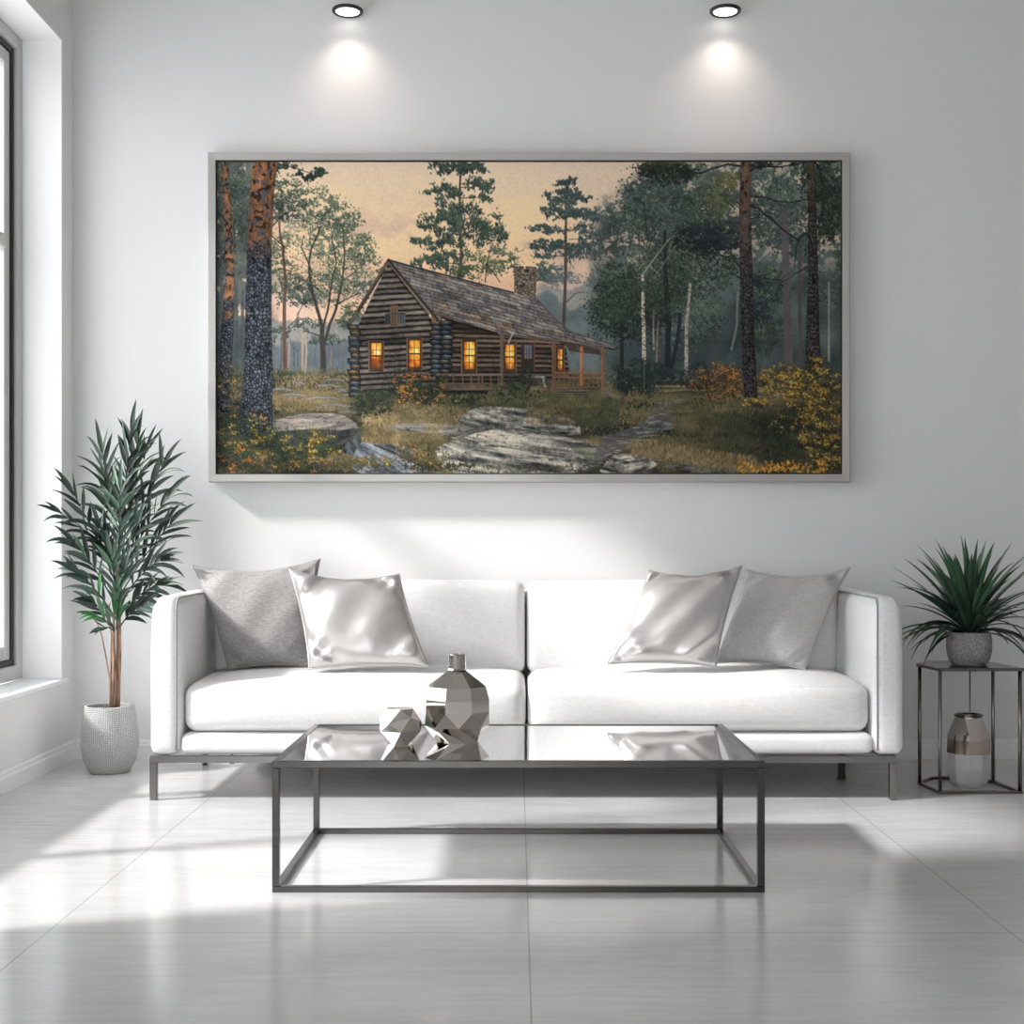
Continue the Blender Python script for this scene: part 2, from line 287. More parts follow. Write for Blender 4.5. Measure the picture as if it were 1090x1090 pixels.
    # corner stones
    for cx0,cx1,ys in ((457,481,np.arange(341,397,5.2)),(370,382,np.arange(346,420,6))):
        for k,y in enumerate(ys):
            xs = np.arange(cx0,cx1-2,11) if cx1-cx0>15 else [cx0]
            for j,x in enumerate(xs):
                x = x+(k%2)*1.5+rg.normal(0,.6); w = min(12,cx1-x+1)+rg.normal(0,.5); b = rg.choice(5,p=[.3,.3,.15,.15,.1])
                c = [(74,88,104),(98,108,118),(120,104,84),(144,114,76),(150,152,150)][b]; c2 = tuple(int(q*.55) for q in c)
                fill([(x-.8,y-.3),(x+w,y-.3),(x+w+.5,y+5),(x,y+5.4)],(18,20,26))
                fill([(x+.4,y+1.3),(x+w*.4,y+.2),(x+w-.9,y+1.4),(x+w-.7,y+3.6),(x+w*.5,y+4.9),(x+.3,y+3.8)],c2); fill([(x+.8,y+1.3),(x+w*.4,y+.5),(x+w-1.4,y+1.5),(x+w*.55,y+2.9)],c)
    fill([(458,335),(469,334.5),(470,341),(459,342)],(128,98,72)); fill([(461,336),(468,336),(468,340),(461,340)],(150,118,88))
    def window(x0,y0,x1,y1,dim=0,sk=0.):
        f = 2.6
        fill([(x0-f,y0-f-1),(x1+f,y0-f-1+sk),(x1+f,y1+f+1),(x0-f,y1+f+1)],(72,52,38)); fill([(x0-f,y0-f),(x0-f+1.3,y0-f),(x0-f+1.3,y1+f+2),(x0-f,y1+f+2)],(126,96,72)); fill([(x1+f-1.2,y0-f),(x1+f,y0-f),(x1+f,y1+f+2),(x1+f-1.2,y1+f+2)],(120,86,58))
        s,mm = pmask([(x0,y0),(x1,y0+sk),(x1,y1),(x0,y1)]); X=XX[s]; Y=YY[s]
        t = 1-np.hypot((X-(x0+x1)/2-1)/(x1-x0)*1.3,(Y-(y0+(y1-y0)*.4))/(y1-y0)*1.1)+(vnoise(X,Y,3,5,int(x0),3)-.5)*.7
        t = np.where(Y>(y0+y1)/2,t-.3*dim,t); shade(s,mm,mixc([(120,52,14),(206,108,28),(244,162,56),(255,214,112),(255,240,170)],t*.95))
        my=(y0+y1)/2; seg(x0,my,x1,my,1.5,1.5,(58,34,22)); 
        for q in (.27,.75): seg(x0,y0+(y1-y0)*q,x1,y0+(y1-y0)*q,.7,.7,(120,62,26),.8)
        seg((x0+x1)/2,y0,(x0+x1)/2,y1,.8,.8,(112,58,26),.85); seg(x0,y0,x0,y1,.8,.8,(50,30,20))
    window(394,365.5,405.5,392.5,1.2); window(434.5,362.5,446.5,391,.2); window(493,364,505,393.5,.2); window(537,367,547,393.5,.2); window(593,372,598.5,395,.2)
    for x0,y0,x1,y1,c in ((409,334,414,345,(66,70,76)),(423.5,333,431,344.5,(84,88,94)),(414.8,325,423,347.5,(120,90,62))):
        fill([(x0,y0),(x1,y0-.5),(x1,y1),(x0,y1+.5)],c); 
        for q in (.33,.66): seg(x0+(x1-x0)*q,y0,x0+(x1-x0)*q,y1,.6,.6,tuple(int(v*.55) for v in c),.8)
    seg(413.5,334,432,333,.8,.8,(40,34,30))
    # door
    fill([(555,364),(568,365),(568,396),(555,396)],(62,42,34)); fill([(558,367),(566,367.5),(566,382),(558,382)],(104,108,118)); 
    for q in (560.5,563.3): seg(q,367,q,382,.5,.5,(60,50,50))
    for q in (372,377): seg(558,q,566,q,.5,.5,(60,50,50))
    seg(568.5,364,568.5,396,1,1,(110,70,50))
    # roof
    def shing(X,Y):
        # rows follow the eave, columns follow the rafters
        ax,ay = 413.,276.; bx,by = 572.,317.; cx_,cy_ = 467.,336.
        ex,ey = bx-ax,by-ay; fx,fy = cx_-ax,cy_-ay; det = ex*fy-ey*fx
        u = ((X-ax)*fy-(Y-ay)*fx)/det; v = (ex*(Y-ay)-ey*(X-ax))/det
        nr = 13; vv = v*nr+.35*(vnoise(X,Y,9,9,121,2)-.5); r = np.floor(vv); fr = vv-r
        rr = np.random.default_rng(5).random(512)
        uu = u*14+rr[(r.astype(int)*7)&511]*3; c = np.floor(uu); fc = uu-c
        t = rr[(c.astype(int)*31+r.astype(int)*57)&511]; w = rr[(c.astype(int)*13+r.astype(int)*91)&511]
        n = vnoise(X,Y,2.2,2.2,122,3); t2 = t*.6+(n-.5)*.7+.27+.15*(v<.3)
        col = mixc([(62,62,66),(98,98,102),(136,134,132),(170,162,152)],t2)
        br = mixc([(90,62,44),(146,104,70),(196,150,106)],t2); warm = ((w>.84)|((v>.72)&(w>.55)))[...,None]
        col = np.where(warm,col*.5+br*.5,col*.9+br*.1)
        col = col*(1-.62*sm(.74,.95,fr)-.0)[...,None]; col = col*(1-.45*sm(.1,.0,fc))[...,None]
        return col*.97
    roof = [(413,276),(440,284),(490,297),(545,311),(572,318),(586,335),(607,353),(630,361),(656,368.5),(655,371),(600,362),(560,358),(530,354),(500,345),(468,337.5),(463,338)]
    fill(roof, shing)
    line([(413,276),(440,283.5),(490,296.5),(546,311)],2,1.6,(44,46,54)); line([(572,318),(586,335),(607,353),(632,361),(656,368)],1,1,(70,66,62),.9)
    line([(470,338),(500,347),(530,356),(560,360),(600,364),(655,372)],2.2,1.6,(34,28,26),.95)
    line([(530,355),(560,359.5),(600,363),(640,370)],1.6,1.2,(136,112,88),.8)
    for x in np.arange(535,650,6.5): seg(x,360+(x-535)*.1,x+2,361+(x-535)*.1,1.2,1,(120,96,76),.8)
    line([(413,276),(371,345)],3.2,3.2,(58,48,42)); line([(412,277.5),(371.5,344)],1.6,1.6,(124,104,86)); line([(413,277),(465,340)],3.2,3,(52,44,40)); line([(412,278),(463,340)],1.4,1.4,(120,100,82))
    line([(409,286),(381,331)],2,3,(20,18,20),.6); line([(416,286),(455,334)],2,3,(20,18,20),.55)
    # chimney
    s,mm = pmask([(547,283),(557,283),(557.5,285.5),(559,285.5),(559.5,283),(570.5,283.5),(571,292),(570,318.5),(547,311)]); f1,f2,idv = vor(XX[s],YY[s],3.6,2.8,9)
    shade(s,mm,mixc([(84,74,66),(120,106,90),(150,134,112),(110,88,66)],idv)*(.35+.75*sm(.02,.22,f2-f1))[...,None]); seg(546.5,292,571.5,292.5,1.4,1.4,(90,80,70),.8); seg(547,283.6,557,283.6,1.3,1.3,(70,72,78)); seg(560,283.6,570.5,284,1.3,1.3,(70,72,78))
    # porch
    PC=(128,88,60)
    fill([(600,364),(640,372),(640,378),(606,374)],(56,40,32),.7)
    for x,y0,y1,w,c in ((534,357,410,3.6,(104,84,68)),(589.5,365,416,4,(112,82,62)),(619,370,410,3.2,(170,106,62)),(642,371,415,3.6,(134,90,62))):
        seg(x,y0,x,y1,w,w,c); seg(x-w*.35,y0,x-w*.35,y1,.8,.8,tuple(min(255,int(q*1.3)) for q in c),.8)
    for x in (589.5,619,642): seg(x-5,366+(x-589)*.08,x-1,373+(x-589)*.08,1.2,1.2,(124,84,58))
    for y in (397,402): seg(592,y,643,y+1,1.7,1.7,(150,104,70))
    seg(592,412,640,412.5,1.4,1.4,(120,88,64))
    for x in np.arange(595,642,5.2): seg(x,398,x,412,1.1,1.1,(132,92,64))
    fill([(592,415),(628,415),(626,424),(596,424)], lambda X,Y: logs(X,Y,3,415,0,131,[(30,28,28),(92,84,76),(140,130,116)]))
    seg(478,400,533,399,2,2,(136,120,104)); seg(480,414.5,532,414,1.6,1.6,(116,96,78)); 
    for x in (482,492,501,509,513,522,530): seg(x,400,x+.5,414,1.5,1.5,(112,86,66))
    fill([(470,416),(520,416),(516,426),(474,424)],(20,20,30),.85)
    line([(541,365),(545,356),(547,353)],1,.8,(190,184,172)); seg(563,401,580,402,3,2,(150,150,146),.9); seg(578,402,580,412,3,2,(170,170,166),.9)
    fill([(640,413),(664,424),(660,427),(638,417)],(110,112,108),.5); line([(566,434),(572,429),(583,425)],1.8,1.4,(130,116,96))
    grass(466,420,640,434,1700,[(46,58,40),(84,92,52),(136,124,70)],3,14); grass(384,416,470,430,900,[(40,50,38),(66,78,46)],2,15)
    # --- bushes
    BD=[(22,30,32),(36,48,42),(56,72,50)]
    def bush(cx,cy,rx,ry,n,g,fl=None,nf=0,fs=1.3,gs=1.3):
        clump(cx,cy,rx,ry,n,g,gs,18)
        if nf:
            nf=int(nf*.62); kc=max(4,nf//9); th=rg.random(kc)*6.283; rr=np.sqrt(rg.random(kc))*.98; k=rg.integers(0,kc,nf)
            x=cx+np.cos(th[k])*rr[k]*rx+rg.normal(0,2.6,nf); y=cy+np.sin(th[k])*rr[k]*ry+rg.normal(0,1.3,nf)
            dabs(x,y,mixc([tuple(.62*q for q in fl[0])]+fl,rg.random(nf)),fs*(.45+.75*rg.random(nf)),.88,1.5,rg.normal(0,.6,nf))
    OR=[(140,84,30),(196,124,44),(224,150,60)]; YE=[(130,98,34),(190,146,48),(226,186,76)]
    bush(390,428,22,14,1600,[(24,34,36),(40,54,44),(64,80,52)],[(110,112,60),(80,94,54)],120)
    bush(435,412,23,20,2200,BD,OR,520); bush(462,418,14,12,700,BD,OR,90); bush(492,424,16,8,500,BD,YE,60,1.)
    bush(556,413,24,15,1800,[(24,32,28),(42,54,40),(66,78,50)],[(120,124,72),(92,100,60)],140,1.); bush(561,395,6,8,240,BD)
    for cx in (664,682,695): bush(cx,402,13,19,1300,[(18,28,32),(30,44,44),(46,62,54)],gs=1.2)
    bush(714,400,24,12,700,[(28,40,44),(42,58,58)]); bush(745,398,12,12,400,[(28,40,44),(42,58,58)])
    bush(768,407,32,20,2000,[(36,32,28),(70,58,38),(104,84,46)],[(120,74,30),(176,110,44),(204,136,60)],900)
    seg(686,372,686,420,.8,.8,(120,112,96),.7)
    # foreground conifers trunks right
    def trunk(L, R, seed, cols, warm, ysplit, cw=4.2, ch=8., orange=None, blend=24):
        pts = L+R[::-1]; s,mm = pmask(pts); X=XX[s]; Y=YY[s]
        ly=np.array(L); ry=np.array(R); lx=np.interp(Y,ly[:,1],ly[:,0]); rx=np.interp(Y,ry[:,1],ry[:,0]); q=(X-lx)/np.maximum(1,rx-lx)
        a=np.arcsin(np.clip(q*2-1,-.98,.98))/3.1416*(rx-lx).mean()*1.3
        wob=2*(vnoise(X,Y,8,8,seed+5,3)-.5)*1.6
        f1,f2,idv=vor(a+wob+50,Y+wob,cw,ch,seed); e=sm(.05,.42,f2-f1)
        n=vnoise(X,Y,2.4,2.4,seed+1,3); t=idv*.5+n*.6-.05
        c=mixc(cols,t)*(.22+.85*e)[...,None]
        if orange is not None:
            n3=vnoise(a+9,Y,6,9,seed+2,4); o=mixc(orange,n3*1.6-.45+(n-.5)*.7)*.92; sp=sm(.58,.66,vnoise(a,Y,4.5,6,seed+3,3)); o=o*(1-sp[...,None])+C(84,80,82)*sp[...,None]; dk=sm(.6,.68,vnoise(a+70,Y,3.2,4,seed+4,2)); o=o*(1-.6*dk[...,None])
            w=sm(-blend,blend,ysplit-Y+50*(vnoise(a,Y,10,12,seed+6,3)-.5))[...,None]; c=c*(1-w)+o*w
        c=c*(1.08-.5*np.abs(q-.42)**1.3)[...,None]
        shade(s,mm,c)
    SL=[(30,34,44),(56,62,76),(84,92,106),(116,122,134)]
    trunk([(233,166),(236,200),(238,260),(238,300),(233,360),(230,440)],[(241,166),(244,200),(247,260),(249,300),(247,360),(244,440)],141,SL,None,325,2.2,3.4,[(110,70,46),(160,104,66),(186,128,86)],12)
    line([(230,224),(240,235),(246,252),(244,268),(249,262),(248,250)],1.5,.9,(44,40,42),.9,.4); line([(230,268),(238,276),(244,284)],1.3,1,(44,40,42),.8,.3); line([(232,203),(246,204),(258,199)],1,.7,(44,44,44),.8)
    clump(250,200,16,10,350,GD,1.4,8)
    # branch over the sky, top
    clump(310,178,22,7,700,[(28,44,44),(44,66,58),(64,88,66)],1.5,9,.9); clump(328,184,14,7,500,[(28,44,44),(44,66,58)],1.5,7,.9); clump(340,180,7,6,200,[(34,52,46),(56,80,60)],1.5,5,.9); clump(298,174,10,6,300,GD,1.5,6)
    line([(292,172),(310,176),(330,183)],1.3,.7,(48,44,42)); line([(288,240),(300,228),(312,222)],1.4,.8,(44,40,40)); line([(288,250),(302,262),(300,270)],1.3,.9,(58,48,42))
    trunk([(269,166),(265,200),(262,260),(260,330),(259,390),(255,430),(252,470)],[(295,166),(291,200),(288,260),(288,330),(289,390),(289,440),(291,470)],142,SL,None,262,3.0,3.8,[(120,74,44),(166,104,62),(184,124,80)],16)
    trunk([(859,166),(861,230),(861,300),(859,350),(858,396)],[(868,166),(870,230),(872,300),(873,350),(875,396)],143,[(44,42,46),(74,66,64),(104,92,84)],None,200,1.5,4.5,[(76,66,42),(110,84,58),(96,90,50)],40)
    trunk([(789,166),(787,230),(788,300),(790,360),(792,424)],[(800,166),(800,230),(802,300),(804,360),(807,424)],144,[(40,40,48),(70,66,70),(106,96,90)],None,250,1.5,4.5,[(98,70,54),(146,104,76),(120,104,88)],60)
    BR=(38,34,36)
    for p,w1,w2 in (([(799,180),(806,176),(830,176),(858,171)],2.4,1.4),([(789,175),(775,173),(757,178),(745,183),(732,180)],2.2,1.3),([(800,208),(812,208),(828,213),(845,214),(858,211),(880,212)],1.8,.9),
                    ([(799,217),(808,220),(822,232),(836,245),(851,255)],2.2,1.8),([(851,254),(858,247),(864,255),(868,268)],1.8,2),([(851,254),(848,262),(846,284)],1.8,.9),([(869,260),(876,250),(888,240)],1.4,.7),([(872,240),(876,224),(878,212)],1.4,.8),
                    ([(868,170),(873,178),(876,194)],2.4,1.4),([(790,285),(780,275),(760,267),(750,262)],1.5,.8),([(790,296),(778,290),(768,294)],1.2,.6),([(860,283),(848,290),(832,300),(828,306)],1.3,.7),([(804,300),(815,296),(832,297),(845,288)],1.1,.6),
                    ([(789,217),(782,213)],1.2,.7),([(789,237),(776,235)],1,.6),([(800,232),(812,226)],1.1,.7),([(806,345),(812,336),(816,330)],1.2,.8),([(817,322),(830,308),(838,300)],1,.6),([(736,190),(732,183)],.9,.7),([(858,240),(845,236),(830,237)],1.1,.6)):
        line(p,w1,w2,BR,.95,.5)
    clump(706,176,26,7,700,[(22,28,26),(38,46,34),(70,74,46)],1.4,10); clump(733,176,20,5,300,[(26,32,28),(46,54,36)],1.3,8); clump(826,174,24,6,350,[(24,32,32),(40,50,42)],1.4,8); clump(884,200,12,24,500,[(28,36,30),(46,56,40),(66,72,46)],1.4,10); clump(812,240,10,8,160,G3,1.3,6)
    # yellow bushes, right
    for x0,y0,x1,y1 in ((862,470,840,428),(880,480,872,440),(868,500,860,450),(876,430,884,395),(850,430,862,392)): line([(x0,y0),((x0+x1)/2+2,(y0+y1)/2),(x1,y1)],1.5,.8,(48,42,34),.9,.8)
    bush(832,405,26,18,900,[(30,32,34),(50,54,40),(84,78,44)],YE,700,1.4); bush(862,412,34,26,1900,[(30,32,34),(50,54,38),(84,82,44)],YE,1100,1.5); bush(876,455,24,36,1900,[(28,30,34),(46,50,38),(78,76,42)],YE,950,1.4)
    bush(872,382,10,12,0,BD,YE,90,1.6); bush(845,450,22,16,300,[(32,36,34),(56,58,38)],YE,160,1.2); bush(806,428,14,6,120,BD,YE,90,2.); bush(770,395,20,8,0,BD,OR,60,1.5)
    bush(880,494,18,10,300,[(40,40,30),(70,66,40)],YE,240,1.4)
    x=rg.uniform(785,880,110); y=rg.uniform(492,504,110); dabs(x,y,mixc([(150,96,30),(206,140,44),(230,176,70)],rg.random(110)),2.,.9,2.2,rg.normal(-1.,.8,110))
    # flowers, left foreground
    bush(240,412,12,26,900,[(38,40,30),(66,66,42),(100,94,54)],YE,140,1.)
    bush(258,462,32,22,2400,[(24,38,32),(44,64,46),(72,92,58)],YE,330,1.5); bush(246,488,22,18,1400,[(24,36,30),(48,64,44),(80,92,54)],[(190,90,30),(216,130,40),(226,160,50)],180,1.6)
    bush(300,478,34,22,2600,[(26,38,32),(48,66,44),(78,94,52)],YE,330,1.5); bush(340,478,24,20,1800,[(28,40,32),(50,66,44),(86,94,50)],YE,300,1.6)
    bush(300,497,60,9,1700,[(28,34,28),(54,62,40),(92,90,50)],[(170,110,50),(200,140,60)],160,1.3); bush(390,496,30,9,900,[(48,52,32),(86,82,46),(130,112,60)],YE,160,1.2)
    bush(450,484,28,16,1700,[(50,50,34),(86,80,48),(130,112,68)],YE,240,1.1); bush(470,498,40,6,500,[(34,38,28),(66,66,42)],YE,60,1.)
    line([(282,500),(286,478),(296,462)],1,.7,(40,44,36),.8)
    # canvas grain and a light blend, edges a little darker as painted
    img[:] = img + (vnoise(XX,YY,1.3,1.3,200,1)[...,None]-.5)*.05
    l = img.mean(2,keepdims=True); k = sm(.78,.5,l); k = (1-np.clip((l-.5)/.25,0,1))
    warm = np.clip((img[...,0:1]-img[...,2:3])*1.8-.45,0,1)
    img[:] = l+(img-l)*(1-.22*k*(1-warm)); img[:] = img*(1-.10*k*(1-.6*warm))
    d = (vnoise(XX,YY,30,24,201,4)[...,None]-.5)*.3*k; img[:] = img*(1+d)
    return np.clip(img,0,1)
SUN = 4.4; WORLD = 3.2; EXPO = 0.43; SPOT_W = 3.6
# ================================================================ the room
import bpy, bmesh, math, random
from mathutils import Vector, Matrix
scene = bpy.context.scene
COL = scene.collection
random.seed(11)
PI = math.pi
# camera: eye height and focal length; everything below is in metres, +y runs away from the camera
EYE = .877; F = 1412.; VX, VY = 550., 580.
def at(px, py, D): return Vector(((px-VX)/F*D, D, EYE-(py-VY)/F*D))

# ---------------------------------------------------------------- materials
def mat(name, col=(.8,.8,.8), rough=.5, metal=0., **kw):
    m = bpy.data.materials.new(name); m.use_nodes = True
    b = m.node_tree.nodes['Principled BSDF']
    b.inputs['Base Color'].default_value = (*col, 1); b.inputs['Roughness'].default_value = rough; b.inputs['Metallic'].default_value = metal
    for k, v in kw.items(): b.inputs[k.replace('_', ' ')].default_value = v
    return m
def nd(m, t, **kw):
    n = m.node_tree.nodes.new(t)
    for k, v in kw.items():
        if k in n.inputs: n.inputs[k].default_value = v
        else: setattr(n, k, v)
    return n
def lk(m, a, b): m.node_tree.links.new(a, b)
def P(m): return m.node_tree.nodes['Principled BSDF']
def coords(m, scale=(1,1,1)):
    tc = nd(m, 'ShaderNodeTexCoord'); mp = nd(m, 'ShaderNodeMapping'); mp.inputs['Scale'].default_value = scale
    lk(m, tc.outputs['Object'], mp.inputs['Vector']); return mp.outputs['Vector']
def add_bump(m, vec, scale, strength, dist=.002, detail=3, kind='noise'):
    if kind == 'noise': n = nd(m, 'ShaderNodeTexNoise', Scale=scale, Detail=detail); out = n.outputs['Fac']
    else: n = nd(m, 'ShaderNodeTexVoronoi', Scale=scale); out = n.outputs['Distance']
    lk(m, vec, n.inputs['Vector'])
    b = nd(m, 'ShaderNodeBump', Strength=strength, Distance=dist); lk(m, out, b.inputs['Height']); lk(m, b.outputs['Normal'], P(m).inputs['Normal'])
    return out
def ramp_col(m, fac, stops):
    r = nd(m, 'ShaderNodeValToRGB'); e = r.color_ramp.elements
    e[0].position, e[0].color = stops[0][0], (*stops[0][1], 1); e[1].position, e[1].color = stops[-1][0], (*stops[-1][1], 1)
    for p, c in stops[1:-1]:
        q = e.new(p); q.color = (*c, 1)
    lk(m, fac, r.inputs['Fac']); lk(m, r.outputs['Color'], P(m).inputs['Base Color']); return r

M = {}
M['wall'] = mat('painted plaster', (.76,.757,.76), .75); add_bump(M['wall'], coords(M['wall']), 160, .08, .001)
M['white'] = mat('white painted trim', (.82,.82,.83), .45); add_bump(M['white'], coords(M['white']), 90, .04, .001)
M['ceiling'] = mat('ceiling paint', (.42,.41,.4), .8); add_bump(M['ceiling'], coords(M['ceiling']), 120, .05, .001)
M['frame_grey'] = mat('grey powder coated window frame', (.55,.55,.54), .4, .2); add_bump(M['frame_grey'], coords(M['frame_grey']), 200, .03, .0005)
M['gasket'] = mat('black window gasket', (.012,.012,.012), .5)
# polished concrete floor with thin joints
m = M['floor'] = mat('polished concrete', (.6,.6,.6), .2); v = coords(m, (1,1,1))
n1 = nd(m, 'ShaderNodeTexNoise', Scale=1.3, Detail=6, Roughness=.6); lk(m, v, n1.inputs['Vector'])
mp = nd(m, 'ShaderNodeMapping'); mp.inputs['Scale'].default_value = (1.5, 14, 1); lk(m, v, mp.inputs['Vector'])
n2 = nd(m, 'ShaderNodeTexNoise', Scale=3, Detail=8, Roughness=.7); lk(m, mp.outputs['Vector'], n2.inputs['Vector'])
mx = nd(m, 'ShaderNodeMath', operation='ADD'); lk(m, n1.outputs['Fac'], mx.inputs[0]); lk(m, n2.outputs['Fac'], mx.inputs[1])
half = nd(m, 'ShaderNodeMath', operation='MULTIPLY'); half.inputs[1].default_value = .5; lk(m, mx.outputs[0], half.inputs[0])
rc = nd(m, 'ShaderNodeValToRGB'); e = rc.color_ramp.elements; e[0].position, e[0].color = .38, (.54,.537,.537,1); e[1].position, e[1].color = .62, (.67,.667,.667,1); lk(m, half.outputs[0], rc.inputs['Fac'])
sep = nd(m, 'ShaderNodeSeparateXYZ'); lk(m, v, sep.inputs[0])
def joint(out, off, step):
    a = nd(m, 'ShaderNodeMath', operation='SUBTRACT'); lk(m, out, a.inputs[0]); a.inputs[1].default_value = off
    b = nd(m, 'ShaderNodeMath', operation='DIVIDE'); lk(m, a.outputs[0], b.inputs[0]); b.inputs[1].default_value = step
    c = nd(m, 'ShaderNodeMath', operation='FRACT'); lk(m, b.outputs[0], c.inputs[0])
    d = nd(m, 'ShaderNodeMath', operation='SUBTRACT'); lk(m, c.outputs[0], d.inputs[0]); d.inputs[1].default_value = .5
    f = nd(m, 'ShaderNodeMath', operation='ABSOLUTE'); lk(m, d.outputs[0], f.inputs[0])
    g = nd(m, 'ShaderNodeMath', operation='LESS_THAN'); lk(m, f.outputs[0], g.inputs[0]); g.inputs[1].default_value = .0016; return g.outputs[0]
j1 = joint(sep.outputs['X'], .027-1.09/2, 1.09); j2 = joint(sep.outputs['Y'], 3.0-1.09/2, 1.09)
jm = nd(m, 'ShaderNodeMath', operation='MAXIMUM'); lk(m, j1, jm.inputs[0]); lk(m, j2, jm.inputs[1])
mixj = nd(m, 'ShaderNodeMix', data_type='RGBA'); lk(m, jm.outputs[0], mixj.inputs['Factor']); lk(m, rc.outputs['Color'], mixj.inputs[6]); mixj.inputs[7].default_value = (.4,.4,.4,1)
lk(m, mixj.outputs[2], P(m).inputs['Base Color'])
rr = nd(m, 'ShaderNodeMapRange'); rr.inputs['From Min'].default_value=.35; rr.inputs['From Max'].default_value=.65; rr.inputs['To Min'].default_value=.11; rr.inputs['To Max'].default_value=.2; lk(m, half.outputs[0], rr.inputs['Value']); lk(m, rr.outputs['Result'], P(m).inputs['Roughness'])
P(m).inputs['IOR'].default_value = 1.6
bp = nd(m, 'ShaderNodeBump', Strength=.12, Distance=.002); lk(m, half.outputs[0], bp.inputs['Height']); lk(m, bp.outputs['Normal'], P(m).inputs['Normal'])

def fabric(name, c0, c1, rough, sc, bump, sheen=.2):
    m = mat(name, c0, rough); v = coords(m)
    w1 = nd(m, 'ShaderNodeTexNoise', Scale=sc, Detail=4, Roughness=.7); 
    mp = nd(m, 'ShaderNodeMapping'); mp.inputs['Scale'].default_value = (1,.6,.25); lk(m, v, mp.inputs['Vector']); lk(m, mp.outputs['Vector'], w1.inputs['Vector'])
    w2 = nd(m, 'ShaderNodeTexNoise', Scale=sc*.7, Detail=3)
    mq = nd(m, 'ShaderNodeMapping'); mq.inputs['Scale'].default_value = (.25,.6,1); lk(m, v, mq.inputs['Vector']); lk(m, mq.outputs['Vector'], w2.inputs['Vector'])
    a = nd(m, 'ShaderNodeMath', operation='ADD'); lk(m, w1.outputs['Fac'], a.inputs[0]); lk(m, w2.outputs['Fac'], a.inputs[1])
    h = nd(m, 'ShaderNodeMath', operation='MULTIPLY'); h.inputs[1].default_value=.5; lk(m, a.outputs[0], h.inputs[0])
    ramp_col(m, h.outputs[0], [(.38, c0), (.62, c1)])
    b = nd(m, 'ShaderNodeBump', Strength=bump, Distance=.002); lk(m, h.outputs[0], b.inputs['Height'])
    lk(m, b.outputs['Normal'], P(m).inputs['Normal']); P(m).inputs['Sheen Weight'].default_value = sheen
    return m
M['sofa'] = fabric('white woven upholstery', (.76,.755,.76), (.86,.855,.86), .85, 260, .35)
M['piping'] = mat('grey piping', (.36,.36,.37), .8)
M['grey_fabric'] = fabric('grey woven fabric', (.23,.22,.215), (.37,.355,.35), .9, 330, .7, .1)
M['grey_light'] = fabric('light grey woven fabric', (.42,.415,.41), (.56,.55,.545), .9, 330, .6, .1)
m = M['satin'] = mat('silver satin', (.57,.55,.54), .33, .55); v = coords(m)
n = nd(m, 'ShaderNodeTexNoise', Scale=5, Detail=2, Distortion=.6); lk(m, v, n.inputs['Vector']); b = nd(m, 'ShaderNodeBump', Strength=.35, Distance=.02); lk(m, n.outputs['Fac'], b.inputs['Height']); lk(m, b.outputs['Normal'], P(m).inputs['Normal'])
def metal(name, c, rough, sc=60):
    m = mat(name, c, rough, 1.); v = coords(m, (1,1,1)); n = nd(m, 'ShaderNodeTexNoise', Scale=sc, Detail=4); lk(m, v, n.inputs['Vector'])
    r = nd(m, 'ShaderNodeMapRange'); r.inputs['To Min'].default_value = rough*.92; r.inputs['To Max'].default_value = rough*1.1; lk(m, n.outputs['Fac'], r.inputs['Value']); lk(m, r.outputs['Result'], P(m).inputs['Roughness']); return m
M['nickel'] = metal('brushed nickel', (.25,.245,.235), .3)
M['gunmetal'] = metal('dark polished steel', (.095,.092,.088), .24)
M['sidemetal'] = metal('smoky polished metal', (.2,.185,.175), .22)
M['mirror'] = metal('smoked mirror glass', (.82,.82,.82), .035, 8)
M['chrome'] = metal('warm chrome', (.66,.61,.57), .07, 12)
M['copper'] = metal('rose chrome', (.62,.5,.44), .12, 12)
M['ceramic'] = mat('pale glazed ceramic', (.55,.55,.55), .3); add_bump(M['ceramic'], coords(M['ceramic']), 40, .05)
M['black'] = mat('black plastic', (.015,.015,.015), .5)
M['shadow_gap'] = mat('black painted frame liner', (.014,.012,.01), .7)
m = M['silver_frame'] = mat('brushed silver wood frame', (.5,.49,.47), .42, .45); v = coords(m, (1,1,1)); n = nd(m, 'ShaderNodeTexNoise', Scale=260, Detail=5); lk(m, v, n.inputs['Vector']); ramp_col(m, n.outputs['Fac'], [(.3,(.40,.39,.37)),(.7,(.5,.49,.47))])
m = M['canvas'] = mat('painted canvas', (.5,.5,.5), .7); a = nd(m, 'ShaderNodeAttribute', attribute_name='paint'); lk(m, a.outputs['Color'], P(m).inputs['Base Color']); P(m).inputs['Specular IOR Level'].default_value = .15
# leaves
def leafmat(name, stops, rough=.45, stripe=0):
    m = mat(name, stops[0][1], rough); a = nd(m, 'ShaderNodeAttribute', attribute_name='tone'); ramp_col(m, a.outputs['Fac'], stops)
    P(m).inputs['Subsurface Weight'].default_value = 0; return m
M['palm'] = leafmat('palm leaf', [(0,(.014,.026,.02)),(.4,(.032,.062,.045)),(.75,(.1,.16,.12)),(1,(.06,.22,.06))])
M['dracaena'] = leafmat('dracaena leaf', [(0,(.012,.02,.015)),(.45,(.03,.062,.04)),(.82,(.06,.17,.07)),(1,(.3,.36,.28))])
m = M['cane'] = mat('brown palm cane', (.2,.11,.07), .7); v = coords(m, (1,1,.12)); n = nd(m, 'ShaderNodeTexNoise', Scale=120, Detail=5); lk(m, v, n.inputs['Vector']); ramp_col(m, n.outputs['Fac'], [(.3,(.09,.05,.035)),(.5,(.24,.14,.09)),(.7,(.42,.3,.22))])
m = M['woven_pot'] = mat('woven white planter', (.7,.7,.69), .8)
tc = nd(m, 'ShaderNodeTexCoord'); waves = []
